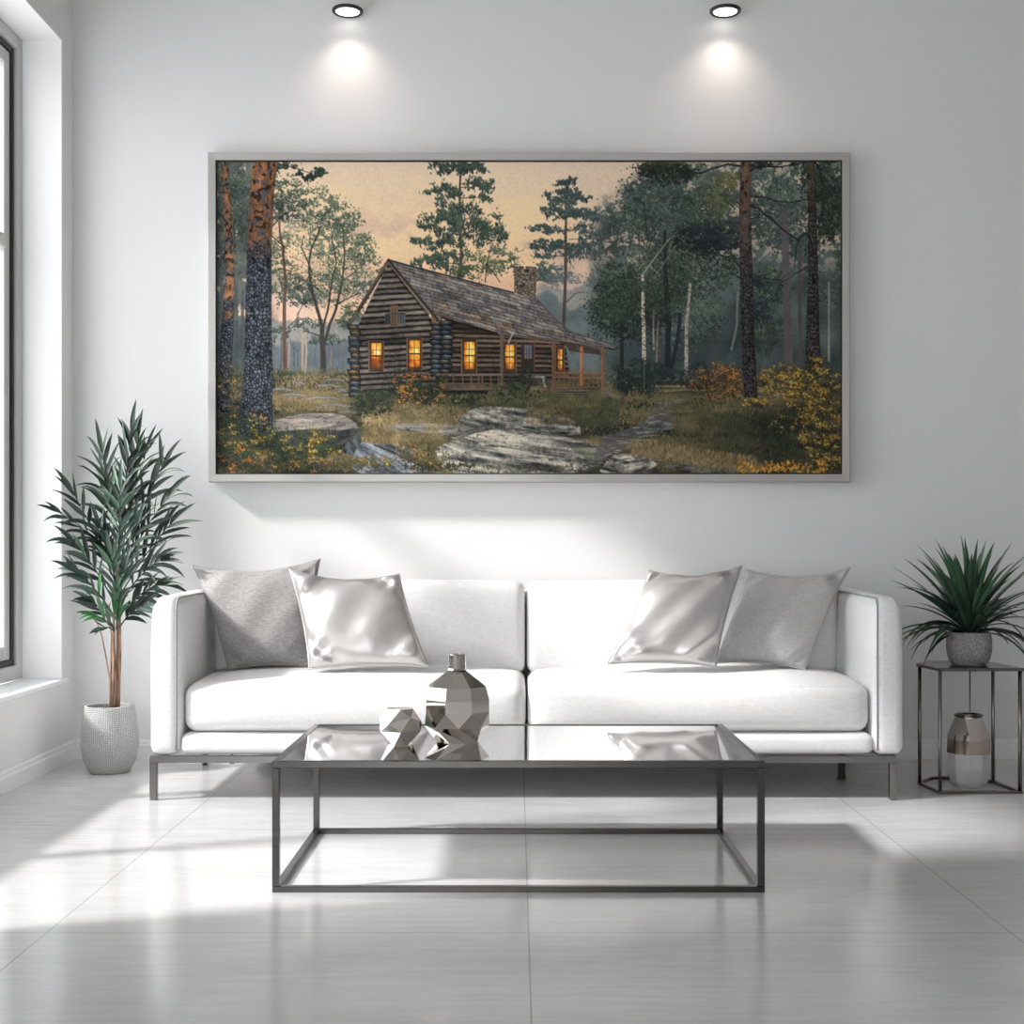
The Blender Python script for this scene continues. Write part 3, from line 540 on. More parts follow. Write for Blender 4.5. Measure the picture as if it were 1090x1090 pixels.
for sc, axis in (((1,1,1), 'z'), ((1,1,1), 'a')):
    s_ = nd(m, 'ShaderNodeSeparateXYZ'); lk(m, tc.outputs['Object'], s_.inputs[0])
    if axis == 'z': src = s_.outputs['Z']; mul = 900.
    else:
        at2 = nd(m, 'ShaderNodeMath', operation='ARCTAN2'); lk(m, s_.outputs['Y'], at2.inputs[0]); lk(m, s_.outputs['X'], at2.inputs[1]); src = at2.outputs[0]; mul = 84.
    k = nd(m, 'ShaderNodeMath', operation='MULTIPLY'); k.inputs[1].default_value = mul; lk(m, src, k.inputs[0])
    nn = nd(m, 'ShaderNodeTexNoise', Scale=38, Detail=2); lk(m, tc.outputs['Object'], nn.inputs['Vector']); ns = nd(m, 'ShaderNodeMath', operation='MULTIPLY_ADD'); lk(m, nn.outputs['Fac'], ns.inputs[0]); ns.inputs[1].default_value = 9; lk(m, k.outputs[0], ns.inputs[2])
    si = nd(m, 'ShaderNodeMath', operation='SINE'); lk(m, ns.outputs[0], si.inputs[0]); waves.append(si.outputs[0])
pr = nd(m, 'ShaderNodeMath', operation='MAXIMUM'); lk(m, waves[0], pr.inputs[0]); lk(m, waves[1], pr.inputs[1])
ramp_col(m, pr.outputs[0], [(0,(.5,.5,.49)),(.55,(.7,.7,.69)),(1,(.78,.78,.77))])
b = nd(m, 'ShaderNodeBump', Strength=1., Distance=.004); lk(m, pr.outputs[0], b.inputs['Height']); lk(m, b.outputs['Normal'], P(m).inputs['Normal'])
m = M['grey_pot'] = mat('rough grey pot', (.2,.19,.18), .7); o = add_bump(m, coords(m,(1,1,.6)), 230, .9, .003, 2, 'vor'); ramp_col(m, o, [(.1,(.14,.133,.127)),(.6,(.4,.385,.37))])
M['soil'] = mat('dark soil', (.05,.035,.025), .95); add_bump(M['soil'], coords(M['soil']), 90, .9, .006)
m = M['glow'] = mat('lamp lens', (.9,.88,.85), .4); P(m).inputs['Emission Color'].default_value = (1,.93,.85,1); P(m).inputs['Emission Strength'].default_value = 1.6
# clear window glass: lets daylight through, mirrors a little
m = M['glass'] = bpy.data.materials.new('window glass'); m.use_nodes = True; nt = m.node_tree; nt.nodes.clear()
o = nd(m, 'ShaderNodeOutputMaterial'); t = nd(m, 'ShaderNodeBsdfTransparent'); g = nd(m, 'ShaderNodeBsdfGlossy', Roughness=.02); fr = nd(m, 'ShaderNodeFresnel', IOR=1.45); mx = nd(m, 'ShaderNodeMixShader')
sc_ = nd(m, 'ShaderNodeMath', operation='MULTIPLY'); sc_.inputs[1].default_value = .35
lk(m, fr.outputs[0], sc_.inputs[0]); lk(m, sc_.outputs[0], mx.inputs[0]); lk(m, t.outputs[0], mx.inputs[1]); lk(m, g.outputs[0], mx.inputs[2]); lk(m, mx.outputs[0], o.inputs[0])

# ---------------------------------------------------------------- builders
def link(name, me, material=None, parent=None, smooth=False):
    o = bpy.data.objects.new(name, me); COL.objects.link(o)
    if material is not None: me.materials.append(material)
    if smooth:
        me.polygons.foreach_set('use_smooth', [True]*len(me.polygons))
    if parent is not None: o.parent = parent; o.matrix_parent_inverse = Matrix.Translation(-parent.location)
    return o
def obj(name, bm, material=None, parent=None, smooth=False):
    me = bpy.data.meshes.new(name); bmesh.ops.recalc_face_normals(bm, faces=bm.faces); bm.to_mesh(me); bm.free(); return link(name, me, material, parent, smooth)
def recenter(o):
    # put the origin of a lone mesh at the base of its shape
    me = o.data; xs = [v.co for v in me.vertices]; c = Vector(((min(v.x for v in xs)+max(v.x for v in xs))/2, (min(v.y for v in xs)+max(v.y for v in xs))/2, min(v.z for v in xs)))
    me.transform(Matrix.Translation(-c)); o.location = c; return o
def thing(name, label, cat, loc, group=None):
    o = bpy.data.objects.new(name, None); o.empty_display_size = .1; COL.objects.link(o); o.location = loc; o['label'] = label; o['category'] = cat
    if group: o['group'] = group
    return o
def struct(o): o['kind'] = 'structure'; return o
def box(bm, x0, x1, y0, y1, z0, z1, bev=0., seg=2):
    r = bmesh.ops.create_cube(bm, size=1.); vs = r['verts']
    for v in vs: v.co = Vector(((x0+x1)/2+v.co.x*(x1-x0), (y0+y1)/2+v.co.y*(y1-y0), (z0+z1)/2+v.co.z*(z1-z0)))
    if bev: bmesh.ops.bevel(bm, geom=list({e for v in vs for e in v.link_edges}), offset=bev, segments=seg, affect='EDGES', profile=.5)
def tube(bm, pts, r, n=8, radii=None, closed=False):
    pts = [Vector(p) for p in pts]; rings = []; N = len(pts); up = None
    for i, p in enumerate(pts):
        if closed: d = (pts[(i+1)%N]-pts[i-1]).normalized()
        else: d = (pts[min(i+1,N-1)]-pts[max(i-1,0)]).normalized()
        if up is None: up = Vector((0,0,1)) if abs(d.z) < .9 else Vector((0,1,0))
        a = d.cross(up).normalized(); b = a.cross(d).normalized(); up = b; q = radii[i] if radii else r
        rings.append([bm.verts.new(p+a*math.cos(k/n*2*PI)*q+b*math.sin(k/n*2*PI)*q) for k in range(n)])
    for i in range(N if closed else N-1):
        A, B = rings[i], rings[(i+1)%N]
        for k in range(n): bm.faces.new((A[k], A[(k+1)%n], B[(k+1)%n], B[k]))
    if not closed: bm.faces.new(rings[0][::-1]); bm.faces.new(rings[-1])
def lathe(bm, prof, n=48, c=(0,0,0), phase=0.):
    c = Vector(c); rings = []
    for r, z in prof:
        if r < 1e-5: rings.append([bm.verts.new(c+Vector((0,0,z)))])
        else: rings.append([bm.verts.new(c+Vector((r*math.cos(k/n*2*PI+phase), r*math.sin(k/n*2*PI+phase), z))) for k in range(n)])
    for A, B in zip(rings, rings[1:]):
        for k in range(n):
            if len(A) == 1 and len(B) > 1: bm.faces.new((A[0], B[(k+1)%n], B[k]))
            elif len(B) == 1 and len(A) > 1: bm.faces.new((A[k], A[(k+1)%n], B[0]))
            elif len(A) > 1: bm.faces.new((A[k], A[(k+1)%n], B[(k+1)%n], B[k]))
def soft_box(bm, x0, x1, y0, y1, z0, z1, r, fn=None, step=.03):
    # rounded upholstered block; fn(u,v,w) gives an extra offset, u v w in -1..1
    h = Vector(((x1-x0)/2, (y1-y0)/2, (z1-z0)/2)); c = Vector(((x0+x1)/2, (y0+y1)/2, (z0+z1)/2))
    def ticks(H):
        k = [-H+r*(1-math.cos(i/5*PI/2)) for i in range(5)] ; k = [-H+r*(1-math.cos(i/5*PI/2))*1. for i in range(6)]
        m_ = max(1, int(2*(H-r)/step)); mid = [-(H-r)+2*(H-r)*i/m_ for i in range(1, m_)]
        return k+mid+[-t for t in k[::-1]]
    T = [sorted(set(round(t,6) for t in ticks(H))) for H in h]
    def P3(p):
        q = Vector([max(-(H-r), min(H-r, t)) for t, H in zip(p, h)]); d = Vector(p)-q
        p2 = q+(d.normalized()*r if d.length > 1e-7 else Vector())
        if fn: p2 = p2+fn(p[0]/h[0], p[1]/h[1], p[2]/h[2])
        return c+p2
    for ax in range(3):
        a, b = [i for i in range(3) if i != ax]
        for s in (-1, 1):
            g = []
            for ta in T[a]:
                row = []
                for tb in T[b]:
                    p = [0,0,0]; p[ax] = s*h[ax]; p[a] = ta; p[b] = tb; row.append(bm.verts.new(P3(p)))
                g.append(row)
            for i in range(len(g)-1):
                for j in range(len(g[0])-1): bm.faces.new((g[i][j], g[i+1][j], g[i+1][j+1], g[i][j+1]))
    bmesh.ops.remove_doubles(bm, verts=bm.verts, dist=1e-5)

# ---------------------------------------------------------------- room shell
XL, YB, ZC = -1.818, 5.44, 3.25
XF = -1.974                                # plane of the window frames
YF = -2.2                                  # where the modelled room ends, behind the camera
XR = 3.3
bm = bmesh.new(); box(bm, -2.3, XR+.2, YF, YB+.2, -.12, 0); struct(obj('floor', bm, M['floor']))
bm = bmesh.new(); box(bm, -2.3, XR+.2, YF, YB+.2, ZC, ZC+.15); struct(obj('ceiling', bm, M['ceiling']))
bm = bmesh.new(); box(bm, -2.3, XR+.2, YB, YB+.2, 0, ZC); struct(obj('wall_back', bm, M['wall']))
M['wall_dark'] = mat('warm grey plaster', (.4,.39,.38), .8); add_bump(M['wall_dark'], coords(M['wall_dark']), 120, .08, .001)
bm = bmesh.new(); box(bm, XR, XR+.2, YF, YB, 0, ZC); struct(obj('wall_right', bm, M['wall_dark']))
WZ0, WZ1 = .325, 2.895
bm = bmesh.new(); FX0, FX1 = -1.5, .3       # unseen wall behind the camera; opening made up to shape the incoming daylight
box(bm, -2.3, FX0, YF-.15, YF, 0, ZC); box(bm, FX1, XR+.2, YF-.15, YF, 0, ZC); box(bm, FX0, FX1, YF-.15, YF, 2.3, ZC); struct(obj('wall_front', bm, M['wall']))
W = [(2.62, 5.30), (-.9, 1.15)]  # second window is unseen, added for extra daylight
bm = bmesh.new()
box(bm, -2.12, XL, YF, YB, 0, WZ0); box(bm, -2.12, XL, YF, YB, WZ1, ZC)
box(bm, -2.12, XL, 5.30, YB, WZ0, WZ1); box(bm, -2.12, XL, 1.15, 2.62, WZ0, WZ1); box(bm, -2.12, XL, YF, -.9, WZ0, WZ1)
struct(obj('wall_left', bm, M['wall']))
def skirting(name, pts, nrm):
    # moulded board: tall flat face, small step and rounded top
    prof = [(.0,0),(.016,0),(.016,.055),(.012,.062),(.012,.072),(.007,.08),(0,.08)]
    bm = bmesh.new(); R = [[bm.verts.new(Vector(p)+Vector(nrm)*d+Vector((0,0,z))) for d, z in prof] for p in pts]
    for k in range(len(prof)-1): bm.faces.new((R[0][k], R[0][k+1], R[1][k+1], R[1][k]))
    bm.faces.new(R[0]); bm.faces.new(R[1][::-1]); bm.faces.new((R[0][0],R[1][0],R[1][-1],R[0][-1])); return struct(obj(name, bm, M['white']))
skirting('baseboard_back', [(XL+.016,YB,0),(XR,YB,0)], (0,-1,0)); skirting('baseboard_left', [(XL,YF,0),(XL,YB,0)], (1,0,0)); skirting('baseboard_right', [(XR,YF,0),(XR,YB-.016,0)], (-1,0,0))
bm = bmesh.new(); box(bm, XF, XL+.001, 5.296, 5.30, WZ0+.0195, WZ1, .0005, 1); box(bm, XF, XL+.001, 2.62, 5.2955, WZ1-.004, WZ1, .0005, 1)  # added white sheets; their pale colour stands in for daylight on the reveal
M['reveal_daylight'] = mat('white with reveal daylight painted in', (.93,.93,.94), .5); add_bump(M['reveal_daylight'], coords(M['reveal_daylight']), 90, .03, .001); struct(obj('reveal_daylight_sheet_1', bm, M['reveal_daylight']))
for k, (y0, y1) in enumerate(W):
    root = bpy.data.objects.new(f'window_{k+1}', None); COL.objects.link(root); root.location = (XF, (y0+y1)/2, WZ0); struct(root)
    z0 = WZ0+.019
    bm = bmesh.new(); box(bm, XF, XL+.022, y0, y1, WZ0, z0, .003, 2)
    if k == 0: box(bm, XL, XL+.022, y1, y1+.028, WZ0, z0, .002, 1)
    obj('window_sill', bm, M['white'], root)
    def ring(name, x0, x1, w0, w1, mt):
        bm = bmesh.new()
        for a in ((y0+w0,y0+w1,z0+w0,WZ1-w0),(y1-w1,y1-w0,z0+w0,WZ1-w0),(y0+w1,y1-w1,z0+w0,z0+w1),(y0+w1,y1-w1,WZ1-w1,WZ1-w0)): box(bm, x0, x1, *a, .003, 1)
        return obj(name, bm, mt, root)
    ring('window_frame', XF-.06, XF, 0, .058, M['frame_grey']); ring('gasket', XF-.06, XF-.012, .0585, .082, M['gasket']); sash = ring('sash', XF-.065, XF-.02, .0825, .135, M['frame_grey'])
    n = 2 if k == 0 else 1; bm = bmesh.new()
    for q in range(1, n+1):
        y = y0+(y1-y0)*q/(n+1); box(bm, XF-.062, XF-.022, y-.028, y+.028, z0+.136, WZ1-.136, .003, 1)
    obj('mullion', bm, M['frame_grey'], root)
    bm = bmesh.new(); box(bm, XF-.06, XF-.008, y0+.136, y1-.136, 2.03, 2.085, .008, 2); obj('glazing_bar', bm, M['frame_grey'], root)
    bm = bmesh.new(); box(bm, XF-.046, XF-.04, y0+.13, y1-.13, z0+.13, WZ1-.13); obj('pane', bm, M['glass'], root)

# ---------------------------------------------------------------- framed painting
CD = 5.39
f0, f1 = at(221,162,5.372), at(905,513,5.372)
pic = thing('framed_painting', 'wide silver framed painting of a log cabin in a misty forest above the sofa', 'painting', ((f0.x+f1.x)/2, YB, f1.z))
x0, x1, z0, z1 = f0.x, f1.x, f1.z, f0.z; w = .031
bm = bmesh.new()
Fo = [(x0,z0),(x1,z0),(x1,z1),(x0,z1)]; Fi = [(x0+w,z0+w),(x1-w,z0+w),(x1-w,z1-w),(x0+w,z1-w)]; Fm = [(x0+.003,z0+.003),(x1-.003,z0+.003),(x1-.003,z1-.003),(x0+.003,z1-.003)]
L = [[bm.verts.new((x,y,z)) for x,z in R] for R, y in ((Fo,YB-.001),(Fo,5.376),(Fm,5.372),(Fi,5.374),(Fi,YB-.001))]
for A, B in zip(L, L[1:]+L[:1]):
    for k in range(4): bm.faces.new((A[k], A[(k+1)%4], B[(k+1)%4], B[k]))
obj('frame', bm, M['silver_frame'], pic)
bm = bmesh.new(); box(bm, x0+w, x1-w, 5.402, 5.43, z0+w, z1-w); 
for a in ((x0+w+.0005,x0+w+.004,z0+w,z1-w),(x1-w-.004,x1-w-.0005,z0+w,z1-w)): box(bm, a[0], a[1], 5.379, 5.402, a[2], a[3])
for a in ((z0+w+.0005,z0+w+.004),(z1-w-.004,z1-w-.0005)): box(bm, x0+w+.004, x1-w-.004, 5.379, 5.402, *a)
obj('liner', bm, M['shadow_gap'], pic)
img = paint_canvas(); ih, iw, _ = img.shape
c0, c1 = at(230.6,170.2,CD), at(895.8,504.2,CD)
gx, gz = np.meshgrid(np.linspace(c0.x, c1.x, iw), np.linspace(c0.z, c1.z, ih))
co = np.stack([gx, np.full_like(gx, CD), gz], -1).reshape(-1,3)
idx = np.arange(iw*ih).reshape(ih, iw); quads = np.stack([idx[:-1,:-1], idx[1:,:-1], idx[1:,1:], idx[:-1,1:]], -1).reshape(-1)
# the stretched canvas has sides too
base = len(co); rim = np.array([[c0.x,CD+.012,c0.z],[c1.x,CD+.012,c0.z],[c1.x,CD+.012,c1.z],[c0.x,CD+.012,c1.z]]); co = np.vstack([co, rim])
cn = [0, iw-1, iw*ih-1, iw*(ih-1)]
edges_ = []
for k in range(4): edges_ += [cn[k], cn[(k+1)%4], base+(k+1)%4, base+k]
loops = np.concatenate([quads, np.array(edges_)]).astype(np.int32); nf = len(loops)//4
me = bpy.data.meshes.new('canvas'); me.vertices.add(len(co)); me.vertices.foreach_set('co', co.astype(np.float32).ravel())
me.loops.add(len(loops)); me.loops.foreach_set('vertex_index', loops); me.polygons.add(nf); me.polygons.foreach_set('loop_start', np.arange(nf, dtype=np.int32)*4)
me.update(calc_edges=True)
lin = np.where(img <= .04045, img/12.92, ((img+.055)/1.055)**2.4)
PIGMENT = 1.14
lin = np.clip(lin*PIGMENT, 0, .92)
ca = me.color_attributes.new('paint', 'FLOAT_COLOR', 'POINT'); buf = np.ones((len(co), 4), np.float32); buf[:iw*ih,:3] = lin.reshape(-1,3); buf[iw*ih:,:3] = .1; ca.data.foreach_set('color', buf.ravel())
link('canvas', me, M['canvas'], pic)

# ---------------------------------------------------------------- downlights
for cx, lab in ((370, 'dark rimmed round downlight high on the wall over the left end of the painting'), (772, 'dark rimmed round downlight high on the wall over the right half of the painting')):
    p = at(cx, 11.2, 5.376); t = thing('downlight', lab, 'ceiling light', p, 'downlights above the painting')
    bm = bmesh.new(); lathe(bm, [(.0,.004),(.06,.004),(.0625,.002),(.0625,-.005),(.060,-.008),(.051,-.008),(.049,-.003),(0,-.003)], 48, p); obj('rim', bm, M['gunmetal'] if 0 else M['black'], t, True)
    bm = bmesh.new(); lathe(bm, [(0,-.0035),(.0485,-.0035),(.0485,-.005),(.03,-.0065),(0,-.007)], 40, p); obj('lens', bm, M['glow'], t, True)
    l = bpy.data.lights.new('downlight beam', 'SPOT'); l.energy = SPOT_W; l.color = (1,.82,.69); l.spot_size = math.radians(116); l.spot_blend = 1; l.shadow_soft_size = .02
    o = bpy.data.objects.new('downlight_beam', l); COL.objects.link(o); o.location = (p.x, p.y-.045, p.z-.012); o.rotation_euler = (math.radians(2),0,0)

# ---------------------------------------------------------------- sofa
SX0, SX1, SY0, SY1 = -1.262, 1.332, 4.55, 5.37
sofa = thing('sofa', 'long white upholstered two-cushion sofa on slim metal legs against the wall', 'sofa', ((SX0+SX1)/2, 5.0, 0))
AT = .105; SM = (SX0+SX1)/2
for s in (0, 1):
    xa, xb = (SX0, SX0+AT) if s == 0 else (SX1-AT, SX1)
    sg = 1 if s == 0 else -1
    def fa(u, v, w, sg=sg):
        d = Vector((0,0,0)); d.z = .012*(1-u*u)*max(0,w)+(.012*v if w > .5 else 0)*.6; d.x = sg*.014*(1-v*v)*(1-w*w)*(u*sg > .9)+sg*.010*max(0,-u*sg)*max(0,w)**3
        return d
    bm = bmesh.new(); soft_box(bm, xa, xb, SY0, SY1, .153, .695, .034, fa); arm = obj('arm', bm, M['sofa'], sofa, True)
    xi = (xb-.012) if s == 0 else (xa+.012); bm = bmesh.new(); pts = []
    for k in range(8): pts.append((xi, SY0+.006, .17+(.655-.17)*k/7))
    for k in range(1, 7):
        a = k/6*PI/2; pts.append((xi, SY0+.006+.030*(1-math.cos(a)), .655+.034*math.sin(a)+.004*k/6))
    for k in range(1, 10): pts.append((xi, SY0+.04+(SY1-SY0-.1)*k/9, .694+.008*k/9))
    tube(bm, pts, .0035, 6); obj('piping', bm, M['piping'], arm, True)
bm = bmesh.new(); soft_box(bm, SX0+AT-.01, SX1-AT+.01, SY1-.14, SY1, .153, .70, .03); obj('back', bm, M['sofa'], sofa, True)
bm = bmesh.new(); soft_box(bm, SX0+AT, SX1-AT, SY0+.012, SY1-.142, .153, .228, .024, lambda u,v,w: Vector((0,-.008*(1-w*w)*(v<-.9),0))); obj('base', bm, M['sofa'], sofa, True)
for a, b in ((SX0+AT+.006, SM-.003), (SM+.003, SX1-AT-.006)):
    f = lambda u,v,w: Vector((0, -.022*(1-w*w)*(1-abs(u)**5)*(v<-.5), max(0,w)*(.026*(1-u**4)*(1-max(-1,min(1,v))**2*.9)) + (max(0,w)*-.012*max(0,-v-.4))))
    bm = bmesh.new(); soft_box(bm, a, b, SY0+.02, SY1-.2, .228, .402, .046, f); obj('seat_cushion', bm, M['sofa'], sofa, True)
for a, b in ((SX0+AT+.004, SM-.004), (SM+.004, SX1-AT-.004)):
    f = lambda u,v,w: Vector((0, -.03*(1-u**4)*(1-w*w)*(v<-.5), .008*(1-u*u)*max(0,w)))
    bm = bmesh.new(); soft_box(bm, a, b, 5.02, 5.225, .388, .735, .036, f); 
    for v in bm.verts: v.co.y += (v.co.z-.41)*.04
    obj('back_cushion', bm, M['sofa'], sofa, True)
FR = .024; fx0, fx1 = SX0+.001, 1.307
bm = bmesh.new(); box(bm, fx0, fx1, SY0+.004, SY0+.004+FR, .128, .152, .0015, 1); box(bm, fx0, fx1, SY1-.03-FR, SY1-.03, .128, .152, .0015, 1)
for a in (fx0, fx1-FR): box(bm, a, a+FR, SY0+.029, SY1-.055, .128, .152, .0015, 1)
obj('leg_frame', bm, M['nickel'], sofa)
for x in (fx0, fx1-FR):
    for y in (SY0+.004, SY1-.03-FR):
        bm = bmesh.new(); box(bm, x, x+FR, y, y+FR, 0, .1275, .0015, 1); obj('leg', bm, M['nickel'], sofa)
for px, dd in ((896, 4.98), (218, 4.86), (247, 4.9)):
    x = (px-VX)/F*dd; bm = bmesh.new()
    if px > 500: lathe(bm, [(0,0),(.016,0),(.014,.01),(.012,.152),(0,.152)], 16, (x,dd,0))
    else: lathe(bm, [(0,.07),(.009,.07),(.009,.079),(.005,.083),(.004,.13),(.011,.133),(.011,.153),(0,.153)], 12, (x,dd,0))
    obj('support_foot' if px > 500 else 'adjusting_screw', bm, M['black'], sofa, True)

# ---------------------------------------------------------------- pillows
def pillow(name, label, corners, T, mt, seed, pinch=.07, edge_mt=None, wr=.004):
    TL, TR, BR_, BL = corners; rd = random.Random(seed)
    nrm = ((TR-TL+BR_-BL).cross(TL-BL+TR-BR_)).normalized()
    if nrm.y > 0: nrm = -nrm
    N = 36; ph = [rd.random()*6.28 for _ in range(8)]
    def pos(u, v, side):
        # pull the sides in between the corners
        us = u*(1-pinch*(1-v*v)**.8*abs(u)**3); vs = v*(1-pinch*(1-u*u)**.8*abs(v)**3*1.1)
        a, b = (us+1)/2, (vs+1)/2
        p = (TL*(1-a)+TR*a)*b+(BL*(1-a)+BR_*a)*(1-b)
        e = max(0,(1-u*u)*(1-v*v)); h = T*(e**.42)*(1.0-.12*v)
        cr = (abs(u)*abs(v))**1.5; wv = wr*math.sin(9*u*v+ph[0]+3*side)*cr*6*min(1,e*9)+wr*math.sin(7*u-5*v+ph[1])*e+wr*1.6*math.sin(16*(u-v)+ph[2])*min(1,e*6)*max(0,cr-.12)*2
        # the top edge sags in the middle as a plump pillow does
        p = p+Vector((0,0,-.022*(1-abs(u)**1.4)*max(0,v)**3))
        return p+nrm*side*(h+wv)
    bm = bmesh.new(); G = {}
    for side in (1,-1):
        for i in range(N+1):
            for j in range(N+1):
                rim_ = i in (0,N) or j in (0,N)
                if rim_ and side == -1: G[side,i,j] = G[1,i,j]; continue
                u = math.sin((i/N-.5)*PI)*.5+(i/N*2-1)*.5; v = math.sin((j/N-.5)*PI)*.5+(j/N*2-1)*.5
                G[side,i,j] = bm.verts.new(pos(u,v,0 if rim_ else side))
        for i in range(N):
            for j in range(N):
                q = [G[side,i,j],G[side,i+1,j],G[side,i+1,j+1],G[side,i,j+1]]; bm.faces.new(q if side == 1 else q[::-1])
    rimp = [G[1,i,0].co.copy() for i in range(N)]+[G[1,N,j].co.copy() for j in range(N)]+[G[1,i,N].co.copy() for i in range(N,0,-1)]+[G[1,0,j].co.copy() for j in range(N,0,-1)]
    c = (BL+BR_)/2
    t = thing(name, label, 'pillow', c, 'throw pillows on the sofa')
    cover = obj('cover', bm, mt, t, True)
    bm = bmesh.new(); tube(bm, rimp, .0032, 6, closed=True); obj('piping', bm, edge_mt or mt, t, True)
pillow('throw_pillow', 'dark grey woven pillow leaning beside the left arm of the sofa', [at(205,602,4.99), at(341,595,5.0), at(332,711,4.87), at(243,713,4.84)], .062, M['grey_fabric'], 3)
pillow('throw_pillow', 'shiny silver satin pillow at the left end of the sofa', [at(308,606,4.87), at(425,611,4.88), at(457,710,4.72), at(329,712,4.72)], .07, M['satin'], 5, .06, None, .006)
pillow('throw_pillow', 'shiny silver satin pillow at the right end of the sofa', [at(691,607,4.88), at(790,602,4.86), at(762,710,4.72), at(646,707,4.72)], .07, M['satin'], 8, .06, None, .006)
pillow('throw_pillow', 'light grey woven pillow leaning beside the right arm of the sofa', [at(794,606,5.0), at(905,604,4.97), at(857,713,4.83), at(760,706,4.87)], .062, M['grey_light'], 13)

# ---------------------------------------------------------------- coffee table
tx0, tx1, ty0, ty1, tz, q = -.617, .626, 3.345, 4.04, .332, .018
ct = thing('coffee_table', 'low rectangular coffee table with slim dark metal frame and mirrored top', 'coffee table', ((tx0+tx1)/2, (ty0+ty1)/2, 0))
def loopbars(name, za, zb, inner=None):
    bm = bmesh.new()
    box(bm, tx0, tx1, ty0, ty0+q, za, zb, .0012, 1); box(bm, tx0, tx1, ty1-q, ty1, za, zb, .0012, 1)
    box(bm, tx0, tx0+q, ty0+q, ty1-q, za, zb, .0012, 1); box(bm, tx1-q, tx1, ty0+q, ty1-q, za, zb, .0012, 1)
    obj(name, bm, M['gunmetal'], ct)
loopbars('top_rail', tz-q, tz); loopbars('bottom_rail', 0, q*.85)
for x in (tx0, tx1-q):
    for y in (ty0, ty1-q):
        bm = bmesh.new(); box(bm, x, x+q, y, y+q, q*.85, tz-q, .0012, 1); obj('leg', bm, M['gunmetal'], ct)
bm = bmesh.new(); box(bm, tx0+q, tx1-q, ty0+q, ty1-q, tz-.012, tz-.002, .001, 1); obj('tabletop', bm, M['mirror'], ct)
TT = tz-.002
# ---------------------------------------------------------------- faceted vases
def facet(bm, rings, c, n=8, cap=True):
    # rings: (radius, height, twist in steps); rings twisted by half a step join with triangles
    c = Vector(c); R = []
    for r, z, tw in rings: R.append([bm.verts.new(c+Vector((r*math.cos((k+tw)/n*2*PI), r*math.sin((k+tw)/n*2*PI), z))) for k in range(n)])
    for (A, B, a, b) in zip(R, R[1:], rings, rings[1:]):
        d = b[2]-a[2]
        for k in range(n):
            if abs(d) < .01: bm.faces.new((A[k], A[(k+1)%n], B[(k+1)%n], B[k]))
            else: bm.faces.new((A[k], A[(k+1)%n], B[k])); bm.faces.new((A[(k+1)%n], B[(k+1)%n], B[k]))
    if cap: bm.faces.new(R[0][::-1])
    return R
D1 = 3.70; c = Vector(((486.5-VX)/F*D1, D1, TT)); v1 = thing('faceted_vase', 'tall faceted chrome vase with narrow neck on the coffee table', 'vase', c)
bm = bmesh.new(); facet(bm, [(.06,0,.62),(.09,.045,.12),(.0945,.085,.62),(.094,.12,.62),(.085,.154,.62),(.027,.196,.62)], c, 8); obj('body', bm, M['chrome'], v1)
bm = bmesh.new(); lathe(bm, [(.027,.198),(.0245,.203),(.0245,.240),(.026,.243),(.022,.243),(.021,.205)], 16, c); obj('neck', bm, M['chrome'], v1, False)
D2 = 3.625; c = Vector(((426.-VX)/F*D2, D2, TT)); v2 = thing('faceted_vase', 'small faceted chrome vase beside the tall one on the coffee table', 'vase', c)
bm = bmesh.new(); R = facet(bm, [(.034,0,.1),(.062,.042,.6),(.056,.07,1.1),(.040,.101,1.6)], c, 6)
for v, (dx_, dz_) in zip(R[2], ((0,.008),(.004,-.01),(0,.006),(-.004,-.006),(0,.01),(.003,-.008))): v.co.x += dx_; v.co.z += dz_
top_ = bm.verts.new(c+Vector((.004,0,.104)))
for k in range(6): bm.faces.new((R[-1][k], R[-1][(k+1)%6], top_))
obj('body', bm, M['chrome'], v2)

# ---------------------------------------------------------------- side table
PL = [(1.473,4.86),(1.55,4.965),(1.700,4.975),(1.758,4.89),(1.778,4.675),(1.490,4.675)]
stb = thing('side_table', 'open dark metal side table to the right of the sofa holding a potted plant', 'side table', (1.63,4.82,0))
def poly(bm, pts, z0, z1):
    A = [bm.verts.new((x,y,z0)) for x,y in pts]; B = [bm.verts.new((x,y,z1)) for x,y in pts]; n = len(pts)
    bm.faces.new(A[::-1]); bm.faces.new(B)
    for k in range(n): bm.faces.new((A[k],A[(k+1)%n],B[(k+1)%n],B[k]))
cxm = (1.625, 4.82); out = lambda s: [(cxm[0]+(x-cxm[0])*s, cxm[1]+(y-cxm[1])*s) for x,y in PL]
bm = bmesh.new(); poly(bm, out(1.06), .432, .443); bmesh.ops.bevel(bm, geom=list(bm.edges), offset=.0015, segments=1, affect='EDGES'); obj('tabletop', bm, M['sidemetal'], stb)
bm = bmesh.new(); n = len(PL); O, I = out(1.03), out(.93)
for k in range(n):
    a, b, c_, d = O[k], O[(k+1)%n], I[(k+1)%n], I[k]
    lo = [bm.verts.new((*p, .0)) for p in (a,b,c_,d)]; hi = [bm.verts.new((*p, .010)) for p in (a,b,c_,d)]
    bm.faces.new(lo[::-1]); bm.faces.new(hi)
    for s in range(4): bm.faces.new((lo[s],lo[(s+1)%4],hi[(s+1)%4],hi[s]))
obj('base_ring', bm, M['sidemetal'], stb)
for k, r in ((0,.0065),(2,.0025),(3,.0065),(4,.007),(5,.0065)):
    x, y = out(.98)[k]; bm = bmesh.new(); lathe(bm, [(0,.0105),(r,.0105),(r,.4315),(0,.4315)], 14, (x,y,0)); obj('leg', bm, M['nickel'] if k in (3,5) else M['sidemetal'], stb, True)
